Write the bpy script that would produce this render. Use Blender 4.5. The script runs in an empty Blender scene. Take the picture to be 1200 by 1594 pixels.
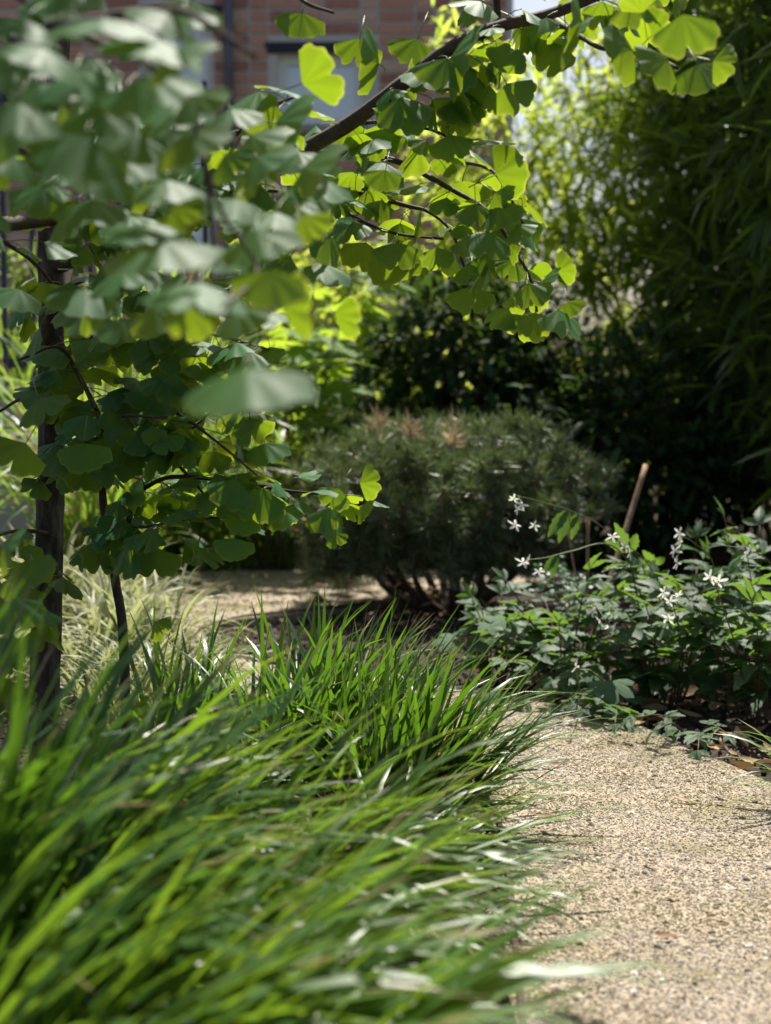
import bpy, math, random
import numpy as np
from mathutils import Vector, Matrix, Euler, Quaternion, noise as mnoise

random.seed(7); np.random.seed(7)
R = math.radians
scene = bpy.context.scene
col = scene.collection

# ------------------------------------------------------------------ camera
CAM_H, PITCH, FPX = 0.65, 4.0, 2500.0          # focal length in photograph pixels (1200 x 1594)
cam_data = bpy.data.cameras.new('camera')
cam = bpy.data.objects.new('camera', cam_data); col.objects.link(cam)
cam.location = (0, 0, CAM_H); cam.rotation_euler = (R(90 - PITCH), 0, 0)
cam_data.sensor_fit = 'HORIZONTAL'; cam_data.sensor_width = 24.0; cam_data.lens = 50.0
cam_data.clip_start = 0.02; cam_data.clip_end = 2000
cam_data.dof.use_dof = True; cam_data.dof.focus_distance = 2.55; cam_data.dof.aperture_fstop = 4.0
scene.camera = cam

# ------------------------------------------------------------------ sky, sun, exposure
SUN_AZ, SUN_EL = 14.0, 60.0                     # azimuth from +Y towards +X
world = bpy.data.worlds.new('World'); scene.world = world; world.use_nodes = True
wn = world.node_tree
bg = wn.nodes['Background']
sky = wn.nodes.new('ShaderNodeTexSky'); sky.sky_type = 'NISHITA'; sky.sun_disc = False
sky.sun_elevation = R(SUN_EL); sky.sun_rotation = R(SUN_AZ)
sky.air_density = 1.0; sky.dust_density = 4.0
wn.links.new(sky.outputs[0], bg.inputs[0]); bg.inputs[1].default_value = 0.072
sl = bpy.data.lights.new('sun', 'SUN'); sl.energy = 5.0; sl.angle = R(0.5); sl.color = (1.0, 0.945, 0.86)
sun = bpy.data.objects.new('sun', sl); col.objects.link(sun)
SUN_DIR = Vector((math.sin(R(SUN_AZ)) * math.cos(R(SUN_EL)), math.cos(R(SUN_AZ)) * math.cos(R(SUN_EL)), math.sin(R(SUN_EL))))
sun.rotation_euler = (-SUN_DIR).to_track_quat('-Z', 'Y').to_euler(); sun.location = (2, 4, 8)
scene.view_settings.view_transform = 'Standard'; scene.view_settings.look = 'None'
scene.view_settings.exposure = 1.05; scene.view_settings.gamma = 1.0
scene.view_settings.use_curve_mapping = False
scene.render.engine = 'CYCLES'
scene.cycles.max_bounces = 6; scene.cycles.transmission_bounces = 4; scene.cycles.diffuse_bounces = 4; scene.cycles.glossy_bounces = 2
scene.cycles.use_denoising = True

# ------------------------------------------------------------------ helpers
FWD = Vector((0, math.cos(R(PITCH)), -math.sin(R(PITCH))))
UPV = Vector((0, math.sin(R(PITCH)), math.cos(R(PITCH))))
CAM = Vector((0, 0, CAM_H))
def P(px, py, d):
    return CAM + FWD * d + Vector((1, 0, 0)) * ((px - 600) / FPX * d) + UPV * ((797 - py) / FPX * d)
def proj(p):
    v = Vector(p) - CAM; d = max(v.dot(FWD), 1e-3)
    return 600 + v.x / d * FPX, 797 - v.dot(UPV) / d * FPX, d
def in_view(p, m=20):
    x, y, d = proj(p)
    return d > 0.2 and -m < x < 1200 + m and -m < y < 1594 + m
def U(a, b): return random.uniform(a, b)
def rnd_dir():
    z = U(-1, 1); a = U(0, 2 * math.pi); r = math.sqrt(1 - z * z)
    return Vector((r * math.cos(a), r * math.sin(a), z))

def mesh(name, verts, faces, mats, attrs=None, fmat=None, smooth=True):
    me = bpy.data.meshes.new(name)
    me.from_pydata([tuple(v) for v in verts], [], [tuple(f) for f in faces])
    for m in mats: me.materials.append(m)
    if fmat is not None: me.polygons.foreach_set('material_index', np.array(fmat, np.int32))
    if smooth: me.polygons.foreach_set('use_smooth', np.ones(len(me.polygons), bool))
    if attrs:
        for k, v in attrs.items():
            a = me.attributes.new(k, 'FLOAT', 'POINT'); a.data.foreach_set('value', np.array(v, np.float32))
    me.update(); return me

def big_mesh(name, template, mats_list, mats, smooth=True):
    """replicate a template mesh under many matrices -> one mesh (stuff); keeps attributes u, v and adds rnd"""
    n = len(template.vertices); V = np.empty(n * 3, np.float32); template.vertices.foreach_get('co', V); V = V.reshape(-1, 3)
    T = [tuple(p.vertices) for p in template.polygons]
    M = np.array([[list(r) for r in m] for m in mats_list], np.float32)
    W = np.einsum('kij,nj->kni', M[:, :3, :3], V) + M[:, None, :3, 3]
    K = len(mats_list)
    lens = np.array([len(t) for t in T], np.int32); flat = np.concatenate([np.array(t, np.int32) for t in T])
    me = bpy.data.meshes.new(name)
    me.vertices.add(K * n); me.vertices.foreach_set('co', W.reshape(-1))
    loops = (flat[None, :] + (np.arange(K, dtype=np.int32) * n)[:, None]).reshape(-1)
    me.loops.add(len(loops)); me.loops.foreach_set('vertex_index', loops)
    tot = np.tile(lens, K); st = np.concatenate([[0], np.cumsum(tot)[:-1]]).astype(np.int32)
    me.polygons.add(len(tot)); me.polygons.foreach_set('loop_start', st); me.polygons.foreach_set('loop_total', tot)
    mi = np.empty(len(T), np.int32); template.polygons.foreach_get('material_index', mi)
    me.polygons.foreach_set('material_index', np.tile(mi, K))
    me.polygons.foreach_set('use_smooth', np.full(len(tot), smooth))
    for m in mats: me.materials.append(m)
    me.update(calc_edges=True); me.validate()
    for k in ('u', 'v'):
        if k in template.attributes:
            a = np.empty(n, np.float32); template.attributes[k].data.foreach_get('value', a)
            b = me.attributes.new(k, 'FLOAT', 'POINT'); b.data.foreach_set('value', np.tile(a, K))
    b = me.attributes.new('rnd', 'FLOAT', 'POINT'); b.data.foreach_set('value', np.repeat(np.random.rand(K).astype(np.float32), n))
    return me

def thing(name, loc, label, cat, group=None):
    o = bpy.data.objects.new(name, None); col.objects.link(o); o.location = loc
    o.empty_display_size = 0.05; o['label'] = label; o['category'] = cat
    if group: o['group'] = group
    return o
def part(name, me, root, M=None, kind=None, label=None, parent=None):
    """a mesh placed with a world matrix under root (an unrotated Empty); parent may be another part at identity"""
    o = bpy.data.objects.new(name, me); col.objects.link(o)
    o.parent = parent or root
    L = Matrix.Translation(-Vector(root.location)) if parent is None else Matrix.Identity(4)
    o.matrix_basis = L @ (M if M is not None else Matrix.Identity(4))
    if kind: o['kind'] = kind
    if label: o['label'] = label
    return o
def solo(name, me, label, cat, M=None, group=None):
    o = bpy.data.objects.new(name, me); col.objects.link(o)
    if M is not None: o.matrix_basis = M
    o['label'] = label; o['category'] = cat
    if group: o['group'] = group
    return o
def struct(name, me, kind='structure', parent=None):
    o = bpy.data.objects.new(name, me); col.objects.link(o); o['kind'] = kind
    if parent: o.parent = parent
    return o

def frame(loc, axis, normal, s=1.0):
    """local +Y -> axis, local +Z -> normal-ish"""
    y = Vector(axis).normalized(); n = Vector(normal)
    x = y.cross(n)
    if x.length < 1e-5: x = y.orthogonal()
    x.normalize(); z = x.cross(y)
    M = Matrix((x, y, z)).transposed().to_4x4()
    M = M @ Matrix.Diagonal((s, s, s, 1)) if not isinstance(s, (tuple, list)) else M @ Matrix.Diagonal((*s, 1))
    M.translation = loc
    return M

def catmull(pts, n=5):
    pts = [Vector(p) for p in pts]
    if len(pts) < 3: return [pts[0].lerp(pts[-1], i / n) for i in range(n + 1)]
    Q = [pts[0] * 2 - pts[1]] + pts + [pts[-1] * 2 - pts[-2]]; out = []
    for i in range(1, len(Q) - 2):
        a, b, c, d = Q[i - 1], Q[i], Q[i + 1], Q[i + 2]
        for k in range(n):
            t = k / n
            out.append(0.5 * ((2 * b) + (c - a) * t + (2 * a - 5 * b + 4 * c - d) * t * t + (3 * b - a - 3 * c + d) * t ** 3))
    out.append(pts[-1]); return out
def tube_data(pts, r0, r1, sides=6, wob=0.0):
    V, F = [], []; n = len(pts); up = Vector((0.31, 0.17, 0.93))
    for i, p in enumerate(pts):
        t = (pts[min(i + 1, n - 1)] - pts[max(i - 1, 0)]).normalized()
        a = t.cross(up)
        if a.length < 1e-4: a = t.orthogonal()
        a.normalize(); b = t.cross(a)
        r = (r0 + (r1 - r0) * i / (n - 1))
        for k in range(sides):
            th = 2 * math.pi * k / sides
            rr = r * (1 + (U(-wob, wob) if wob else 0))
            V.append(p + a * (math.cos(th) * rr) + b * (math.sin(th) * rr))
    for i in range(n - 1):
        for k in range(sides):
            k2 = (k + 1) % sides
            F.append((i * sides + k, i * sides + k2, (i + 1) * sides + k2, (i + 1) * sides + k))
    F.append(tuple(range(sides))[::-1]); F.append(tuple((n - 1) * sides + k for k in range(sides)))
    return V, F
def tube(name, pts, r0, r1, mat, sides=6, wob=0.0):
    V, F = tube_data(pts, r0, r1, sides, wob)
    return mesh(name, V, F, [mat])
def box_data(x0, x1, y0, y1, z0, z1):
    V = [(x0, y0, z0), (x1, y0, z0), (x1, y1, z0), (x0, y1, z0), (x0, y0, z1), (x1, y0, z1), (x1, y1, z1), (x0, y1, z1)]
    F = [(3, 2, 1, 0), (4, 5, 6, 7), (0, 1, 5, 4), (1, 2, 6, 5), (2, 3, 7, 6), (3, 0, 4, 7)]
    return V, F
def boxes(name, rects, mat):
    V, F = [], []
    for r in rects:
        v, f = box_data(*r); n = len(V); V += v; F += [tuple(i + n for i in q) for q in f]
    return mesh(name, V, F, [mat], smooth=False)

# ------------------------------------------------------------------ materials
def nt(name):
    m = bpy.data.materials.new(name); m.use_nodes = True; t = m.node_tree; t.nodes.clear()
    out = t.nodes.new('ShaderNodeOutputMaterial')
    def N(k, **kw):
        n = t.nodes.new(k)
        for a, b in kw.items(): setattr(n, a, b)
        return n
    return m, t, out, N
def c4(c): return (c[0], c[1], c[2], 1)

def leaf_mat(name, a, b, tr, tmix=0.4, rough=0.4, spec=0.5, vein=None, vein_amt=0.25, noise_scale=30, bump=0.15, edge=None, rim=None, tip=None):
    m, t, out, N = nt(name); L = t.links.new
    oi = N('ShaderNodeObjectInfo'); at = N('ShaderNodeAttribute', attribute_name='rnd')
    ad = N('ShaderNodeMath', operation='ADD'); L(oi.outputs['Random'], ad.inputs[0]); L(at.outputs['Fac'], ad.inputs[1])
    fr = N('ShaderNodeMath', operation='FRACT'); L(ad.outputs[0], fr.inputs[0])
    tc = N('ShaderNodeTexCoord'); nz = N('ShaderNodeTexNoise'); nz.inputs['Scale'].default_value = noise_scale
    geo = N('ShaderNodeNewGeometry'); L(geo.outputs['Position'], nz.inputs['Vector'])
    mx = N('ShaderNodeMath', operation='MULTIPLY_ADD'); L(nz.outputs['Fac'], mx.inputs[0]); mx.inputs[1].default_value = 0.9
    sub = N('ShaderNodeMath', operation='SUBTRACT'); L(fr.outputs[0], sub.inputs[0]); sub.inputs[1].default_value = 0.45
    L(sub.outputs[0], mx.inputs[2])
    cm = N('ShaderNodeMix', data_type='RGBA'); L(mx.outputs[0], cm.inputs['Factor'])
    cm.inputs['A'].default_value = c4(a); cm.inputs['B'].default_value = c4(b)
    colr = cm.outputs['Result']; h = nz.outputs['Fac']
    trc = N('ShaderNodeMix', data_type='RGBA'); L(fr.outputs[0], trc.inputs['Factor'])
    trc.inputs['A'].default_value = c4(tr); trc.inputs['B'].default_value = c4((tr[0] * 0.72, tr[1] * 0.8, tr[2] * 0.7))
    trcol = trc.outputs['Result']
    if vein:
        au = N('ShaderNodeAttribute', attribute_name='u')
        mu = N('ShaderNodeMath', operation='MULTIPLY'); L(au.outputs['Fac'], mu.inputs[0]); mu.inputs[1].default_value = vein
        if edge == 'chevron':
            av = N('ShaderNodeAttribute', attribute_name='v'); ab = N('ShaderNodeMath', operation='ABSOLUTE'); L(au.outputs['Fac'], ab.inputs[0])
            s2 = N('ShaderNodeMath', operation='MULTIPLY_ADD'); L(ab.outputs[0], s2.inputs[0]); s2.inputs[1].default_value = -0.35; L(av.outputs['Fac'], s2.inputs[2])
            L(s2.outputs[0], mu.inputs[0])
        si = N('ShaderNodeMath', operation='SINE'); L(mu.outputs[0], si.inputs[0])
        ma = N('ShaderNodeMath', operation='MULTIPLY_ADD'); L(si.outputs[0], ma.inputs[0]); ma.inputs[1].default_value = vein_amt; ma.inputs[2].default_value = 1.0
        vm = N('ShaderNodeMix', data_type='RGBA', blend_type='MULTIPLY'); vm.inputs['Factor'].default_value = 1
        L(colr, vm.inputs['A']); L(ma.outputs[0], vm.inputs['B']); colr = vm.outputs['Result']
        vt = N('ShaderNodeMix', data_type='RGBA', blend_type='MULTIPLY'); vt.inputs['Factor'].default_value = 1
        L(trcol, vt.inputs['A']); L(ma.outputs[0], vt.inputs['B']); trcol = vt.outputs['Result']
        h = ma.outputs[0]
    if rim:
        av2 = N('ShaderNodeAttribute', attribute_name='v'); rr = N('ShaderNodeMapRange'); L(av2.outputs['Fac'], rr.inputs[0]); rr.inputs[1].default_value = .9; rr.inputs[2].default_value = 1.0; rr.inputs[4].default_value = rim
        rm = N('ShaderNodeMix', data_type='RGBA'); L(rr.outputs[0], rm.inputs['Factor']); L(trcol, rm.inputs['A']); rm.inputs['B'].default_value = (.75, .8, .12, 1); trcol = rm.outputs['Result']  # backlit glow of the margin painted into the translucent colour
        nb = N('ShaderNodeTexNoise'); nb.inputs['Scale'].default_value = 75; nb.inputs['Detail'].default_value = 3; L(geo.outputs['Position'], nb.inputs['Vector'])
        rb = N('ShaderNodeMapRange'); L(nb.outputs['Fac'], rb.inputs[0]); rb.inputs[1].default_value = .69; rb.inputs[2].default_value = .74
        bm_ = N('ShaderNodeMix', data_type='RGBA'); L(rb.outputs[0], bm_.inputs['Factor']); L(colr, bm_.inputs['A']); bm_.inputs['B'].default_value = (.12, .085, .03, 1); colr = bm_.outputs['Result']
    if tip:
        av3 = N('ShaderNodeAttribute', attribute_name='v'); aj = N('ShaderNodeMath', operation='MULTIPLY_ADD'); L(fr.outputs[0], aj.inputs[0]); aj.inputs[1].default_value = .16; L(av3.outputs['Fac'], aj.inputs[2])
        rt = N('ShaderNodeMapRange'); L(aj.outputs[0], rt.inputs[0]); rt.inputs[1].default_value = 1.0; rt.inputs[2].default_value = 1.08
        tm_ = N('ShaderNodeMix', data_type='RGBA'); L(rt.outputs[0], tm_.inputs['Factor']); L(colr, tm_.inputs['A']); tm_.inputs['B'].default_value = c4(tip); colr = tm_.outputs['Result']
    bp = N('ShaderNodeBump'); bp.inputs['Strength'].default_value = bump; bp.inputs['Distance'].default_value = 0.002; L(h, bp.inputs['Height'])
    pb = N('ShaderNodeBsdfPrincipled'); L(colr, pb.inputs['Base Color']); pb.inputs['Roughness'].default_value = rough
    pb.inputs['Specular IOR Level'].default_value = spec; L(bp.outputs[0], pb.inputs['Normal'])
    tb = N('ShaderNodeBsdfTranslucent'); L(trcol, tb.inputs['Color'])
    ms = N('ShaderNodeMixShader'); ms.inputs[0].default_value = tmix; L(pb.outputs[0], ms.inputs[1]); L(tb.outputs[0], ms.inputs[2])
    L(ms.outputs[0], out.inputs['Surface'])
    return m

def rock_mat(name, ramp, scale=8, rough=0.9, bump=0.4, dist=0.01, detail=8, rand=0.0, stripe=None, spec=0.3, moss=None):
    m, t, out, N = nt(name); L = t.links.new
    geo = N('ShaderNodeNewGeometry'); mp = N('ShaderNodeMapping'); L(geo.outputs['Position'], mp.inputs['Vector'])
    if stripe: mp.inputs['Scale'].default_value = stripe
    nz = N('ShaderNodeTexNoise'); nz.inputs['Scale'].default_value = scale; nz.inputs['Detail'].default_value = detail; nz.inputs['Roughness'].default_value = 0.65
    L(mp.outputs[0], nz.inputs['Vector'])
    fac = nz.outputs['Fac']
    if rand:
        oi = N('ShaderNodeObjectInfo'); at = N('ShaderNodeAttribute', attribute_name='rnd')
        ad = N('ShaderNodeMath', operation='ADD'); L(oi.outputs['Random'], ad.inputs[0]); L(at.outputs['Fac'], ad.inputs[1])
        fr = N('ShaderNodeMath', operation='FRACT'); L(ad.outputs[0], fr.inputs[0])
        mm = N('ShaderNodeMix'); mm.inputs[0].default_value = rand; L(fac, mm.inputs['A']); L(fr.outputs[0], mm.inputs['B']); fac = mm.outputs['Result']
    cr = N('ShaderNodeValToRGB'); L(fac, cr.inputs[0]); e = cr.color_ramp.elements; basec = cr.outputs[0]
    if moss:
        n2 = N('ShaderNodeTexNoise'); n2.inputs['Scale'].default_value = 4.5; n2.inputs['Detail'].default_value = 6; L(geo.outputs['Position'], n2.inputs['Vector'])
        r2 = N('ShaderNodeValToRGB'); L(n2.outputs['Fac'], r2.inputs[0]); r2.color_ramp.elements[0].position = .42; r2.color_ramp.elements[1].position = .66; r2.color_ramp.elements[1].color = (.85, .85, .85, 1)
        mm2 = N('ShaderNodeMix', data_type='RGBA'); L(r2.outputs[0], mm2.inputs['Factor']); L(basec, mm2.inputs['A']); mm2.inputs['B'].default_value = c4(moss); basec = mm2.outputs['Result']
    e[0].position, e[0].color = ramp[0][0], c4(ramp[0][1]); e[1].position, e[1].color = ramp[-1][0], c4(ramp[-1][1])
    for p, c in ramp[1:-1]: x = e.new(p); x.color = c4(c)
    pb = N('ShaderNodeBsdfPrincipled'); L(basec, pb.inputs['Base Color']); pb.inputs['Roughness'].default_value = rough
    pb.inputs['Specular IOR Level'].default_value = spec
    bp = N('ShaderNodeBump'); bp.inputs['Strength'].default_value = bump; bp.inputs['Distance'].default_value = dist
    L(nz.outputs['Fac'], bp.inputs['Height']); L(bp.outputs[0], pb.inputs['Normal'])
    L(pb.outputs[0], out.inputs['Surface']); return m

M = {}
M['ginkgo'] = leaf_mat('ginkgo_leaf', (.018, .084, .028), (.036, .128, .040), (.46, .64, .02), 0.31, .52, .15, vein=170, vein_amt=.16, bump=.15, rim=.7)
M['ginkgo_stalk'] = leaf_mat('ginkgo_stalk', (.10, .16, .04), (.14, .18, .06), (.3, .4, .05), .2)
M['grass'] = leaf_mat('grass_blade', (.030, .084, .012), (.066, .140, .022), (.30, .47, .03), .34, .38, .55, vein=26, vein_amt=.12, noise_scale=9, tip=(.28, .2, .09))
M['grass_dark'] = leaf_mat('sedge_blade', (.014, .050, .012), (.034, .095, .018), (.17, .34, .02), .32, .34, .42, vein=26, vein_amt=.12, noise_scale=9, tip=(.26, .18, .08))
M['hakone'] = leaf_mat('pale_grass_blade', (.12, .17, .065), (.30, .29, .16), (.46, .48, .2), .38, .45, .35, vein=26, noise_scale=9)
M['reed'] = leaf_mat('reed_blade', (.06, .13, .03), (.13, .20, .05), (.42, .60, .07), .42, .35, .45, vein=26, noise_scale=6)
M['straw'] = leaf_mat('dry_stalk', (.33, .22, .11), (.45, .33, .19), (.5, .35, .16), .25, .6, .2)
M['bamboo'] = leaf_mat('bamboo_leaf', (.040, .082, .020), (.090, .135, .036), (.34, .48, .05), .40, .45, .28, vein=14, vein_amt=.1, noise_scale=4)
M['bamboo_light'] = leaf_mat('backlit_bamboo_leaf', (.08, .14, .025), (.15, .19, .04), (.70, .80, .12), .6, .5, .3, vein=14, noise_scale=4)  # bamboo leaf lightened, backlit glow put into its colours
M['evergreen'] = leaf_mat('evergreen_leaf', (.016, .042, .018), (.035, .07, .024), (.12, .20, .03), .25, .6, .1, noise_scale=5)
M['fatsia'] = leaf_mat('lobed_bright_leaf', (.08, .16, .03), (.12, .22, .035), (.50, .66, .05), .46, .6, .12, noise_scale=8)
M['gillenia'] = leaf_mat('toothed_leaf', (.034, .075, .036), (.062, .115, .05), (.24, .40, .05), .32, .5, .26, vein=60, vein_amt=.18, bump=.5, edge='chevron')
M['lobed'] = leaf_mat('maple_shaped_leaf', (.055, .11, .06), (.09, .15, .085), (.30, .45, .08), .3, .65, .1, noise_scale=40, bump=.3)
M['rue'] = leaf_mat('small_round_leaf', (.045, .11, .06), (.07, .15, .075), (.2, .36, .08), .3, .45, .4)
M['needle'] = leaf_mat('pine_needle', (.07, .11, .045), (.15, .19, .09), (.2, .28, .06), .15, .42, .5)
M['needle_dry'] = leaf_mat('dry_pine_needle', (.50, .38, .24), (.60, .48, .32), (.3, .2, .08), .15, .6, .2)
M['petal'] = leaf_mat('white_petal', (.78, .78, .72), (.84, .84, .80), (.85, .85, .78), .4, .5, .3)
M['dryleaf'] = leaf_mat('dry_leaf', (.16, .09, .045), (.40, .28, .17), (.35, .2, .08), .15, .6, .2)
M['bark'] = rock_mat('ginkgo_bark', [(.3, (.028, .021, .015)), (.5, (.085, .067, .05)), (.7, (.22, .195, .155))], 70, .9, 1.0, .02, stripe=(1, 1, .22))
M['twig'] = rock_mat('twig_bark', [(.3, (.035, .024, .016)), (.7, (.095, .068, .048))], 90, .75, .5, .003)
M['twig_dry'] = rock_mat('dry_twig', [(.3, (.17, .105, .06)), (.7, (.34, .23, .14))], 50, .8, .4, .003)
M['stem_red'] = rock_mat('reddish_stem', [(.3, (.055, .03, .018)), (.7, (.12, .075, .035))], 60, .6, .2, .002)
M['stem_green'] = rock_mat('green_stem', [(.3, (.07, .10, .025)), (.7, (.13, .15, .045))], 60, .5, .2, .002)
M['culm'] = rock_mat('bamboo_culm', [(.3, (.05, .075, .02)), (.7, (.12, .13, .045))], 20, .4, .1, .002)
M['cane'] = rock_mat('cane_wood', [(.25, (.10, .06, .035)), (.5, (.24, .145, .08)), (.75, (.38, .26, .16))], 60, .75, .9, .006, stripe=(1, 1, .2))
M['soil'] = rock_mat('dark_soil', [(.25, (.018, .012, .008)), (.5, (.05, .034, .024)), (.75, (.11, .08, .06))], 45, .95, 1.0, .03)
M['stone'] = rock_mat('gravel_stone', [(.08, (.08, .068, .058)), (.28, (.18, .15, .115)), (.6, (.27, .226, .17)), (.9, (.60, .55, .48))], 120, .85, .3, .002, rand=.85, moss=(.15, .125, .04))
M['brick'] = rock_mat('brick_face', [(.15, (.32, .15, .12)), (.4, (.56, .28, .21)), (.65, (.62, .33, .24)), (.9, (.68, .50, .42))], 22, .9, .5, .006, rand=.6)
M['mortar'] = rock_mat('lime_mortar', [(.3, (.58, .52, .48)), (.7, (.68, .63, .59))], 30, .95, .5, .006)
M['concrete'] = rock_mat('pale_concrete', [(.3, (.34, .31, .27)), (.5, (.44, .41, .37)), (.75, (.52, .49, .44))], 5, .9, .3, .01)
M['steel'] = rock_mat('blue_grey_steel', [(.3, (.022, .030, .044)), (.7, (.04, .052, .072))], 8, .45, .05, .002, spec=.5)
M['pipe'] = rock_mat('grey_zinc', [(.3, (.09, .09, .10)), (.7, (.14, .14, .15))], 8, .5, .05, .002)
M['frame'] = rock_mat('dark_window_frame', [(.3, (.022, .024, .03)), (.7, (.035, .038, .045))], 8, .5, .05, .002)
M['sky_white_panel'] = rock_mat('white_frame_and_sky', [(.3, (.84, .85, .86)), (.7, (.9, .9, .91))], 3, .7, .05, .002)  # white of the window frame and of the sky reflection painted behind the glass
M['edging'] = rock_mat('rusty_edging', [(.3, (.035, .022, .016)), (.7, (.09, .055, .035))], 30, .8, .3, .002)

def gravel_mat():
    m, t, out, N = nt('gravel_bed'); L = t.links.new
    geo = N('ShaderNodeNewGeometry')
    vo = N('ShaderNodeTexVoronoi'); vo.inputs['Scale'].default_value = 190; L(geo.outputs['Position'], vo.inputs['Vector'])
    cr = N('ShaderNodeValToRGB'); L(vo.outputs['Color'], cr.inputs[0]); e = cr.color_ramp.elements
    e[0].position, e[0].color = .1, c4((.16, .125, .085)); e[1].position, e[1].color = .9, c4((.36, .305, .225))
    x = e.new(.5); x.color = c4((.31, .25, .175))
    nz = N('ShaderNodeTexNoise'); nz.inputs['Scale'].default_value = 5; nz.inputs['Detail'].default_value = 7; L(geo.outputs['Position'], nz.inputs['Vector'])
    r2 = N('ShaderNodeValToRGB'); L(nz.outputs['Fac'], r2.inputs[0]); r2.color_ramp.elements[0].position = .52; r2.color_ramp.elements[1].position = .72
    mx = N('ShaderNodeMix', data_type='RGBA'); L(r2.outputs[0], mx.inputs['Factor']); L(cr.outputs[0], mx.inputs['A']); mx.inputs['B'].default_value = c4((.14, .125, .04))
    bp = N('ShaderNodeBump'); bp.inputs['Strength'].default_value = .8; bp.inputs['Distance'].default_value = .004; L(vo.outputs['Distance'], bp.inputs['Height']); bp.invert = True
    pb = N('ShaderNodeBsdfPrincipled'); L(mx.outputs['Result'], pb.inputs['Base Color']); pb.inputs['Roughness'].default_value = .95
    L(bp.outputs[0], pb.inputs['Normal']); L(pb.outputs[0], out.inputs['Surface']); return m
M['gravel'] = gravel_mat()
def glass_mat():
    m, t, out, N = nt('window_glass'); L = t.links.new
    g = N('ShaderNodeBsdfGlossy'); g.inputs['Roughness'].default_value = .02; tr = N('ShaderNodeBsdfTransparent')
    ms = N('ShaderNodeMixShader'); ms.inputs[0].default_value = .16; L(tr.outputs[0], ms.inputs[1]); L(g.outputs[0], ms.inputs[2]); L(ms.outputs[0], out.inputs['Surface']); return m
M['glass'] = glass_mat()

# ------------------------------------------------------------------ ground, path
def grid_mesh(name, x0, x1, y0, y1, nx, ny, zf, mat):
    V = []; F = []
    for j in range(ny + 1):
        for i in range(nx + 1):
            x = x0 + (x1 - x0) * i / nx; y = y0 + (y1 - y0) * j / ny; V.append((x, y, zf(x, y)))
    for j in range(ny):
        for i in range(nx):
            a = j * (nx + 1) + i; F.append((a, a + 1, a + nx + 2, a + nx + 1))
    return mesh(name, V, F, [mat])
def ground_sheet():
    xs = [-600, -100, -20, -6] + list(np.arange(-3, 3.01, .06)) + [6, 20, 100, 600]
    ys = [-600, -100, -20, -4] + list(np.arange(-1, 9.01, .06)) + [12, 20, 100, 800]
    V, F = [], []; nx = len(xs)
    for y in ys:
        for x in xs:
            z = 0
            if abs(x) < 3 and -1 < y < 9: z = .012 * mnoise.noise(Vector((x * 6, y * 6, 0))) + .008 * mnoise.noise(Vector((x * 21, y * 21, 3))) - .012
            else: z = -.012
            V.append((x, y, z))
    for j in range(len(ys) - 1):
        for i in range(nx - 1): F.append((j * nx + i, j * nx + i + 1, (j + 1) * nx + i + 1, (j + 1) * nx + i))
    return mesh('ground', V, F, [M['soil']])
struct('ground', ground_sheet())

# path outline: left edge and right edge stations (x_left, x_right) against y, then the branch to the left round the pine bed
LEFT = [(.10, -1.0), (.12, 1.2), (.15, 1.8), (.17, 2.3), (.15, 2.8), (.06, 3.1), (-.12, 3.3), (-.42, 3.55), (-.66, 4.0), (-.76, 4.7), (-.82, 5.3), (-1.0, 5.8)]
RIGHT = [(-.6, 5.95), (.5, 6.0), (.75, 5.8), (.40, 5.4), (.08, 5.1), (-.16, 4.85), (-.40, 4.66), (-.50, 4.4), (-.44, 4.05), (-.18, 3.76), (.10, 3.60), (.34, 3.38), (.50, 3.05), (.62, 2.72), (.74, 2.3), (.86, 1.6), (.95, -1.0)]
def path_poly():
    L = [(p.x, p.y) for p in catmull([(x, y, 0) for x, y in LEFT], 9)]
    Rr = [(p.x, p.y) for p in catmull([(x, y, 0) for x, y in RIGHT], 9)]
    out = []
    for i, (x, y) in enumerate(L + Rr):
        out.append((x + .03 * mnoise.noise(Vector((x * 5, y * 5, 1))) + .012 * mnoise.noise(Vector((x * 23, y * 23, 2))), y + .03 * mnoise.noise(Vector((x * 5, y * 5, 7)))))
    return out
POLY = path_poly()
def inside(x, y, poly=POLY):
    c = False; n = len(poly); j = n - 1
    for i in range(n):
        xi, yi = poly[i]; xj, yj = poly[j]
        if (yi > y) != (yj > y) and x < (xj - xi) * (y - yi) / (yj - yi) + xi: c = not c
        j = i
    return c
import bmesh
def path_mesh():
    me = bpy.data.meshes.new('gravel_path'); bm = bmesh.new()
    top = [bm.verts.new((x, y, .014)) for x, y in POLY]; bot = [bm.verts.new((x, y, -.05)) for x, y in POLY]
    bm.faces.new(top); n = len(top)
    for i in range(n): bm.faces.new((bot[i], bot[(i + 1) % n], top[(i + 1) % n], top[i]))
    bmesh.ops.triangulate(bm, faces=[f for f in bm.faces if len(f.verts) > 4])
    bmesh.ops.recalc_face_normals(bm, faces=bm.faces)
    bm.to_mesh(me); bm.free(); me.materials.append(M['gravel']); return me
path = struct('gravel_path', path_mesh())

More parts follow.
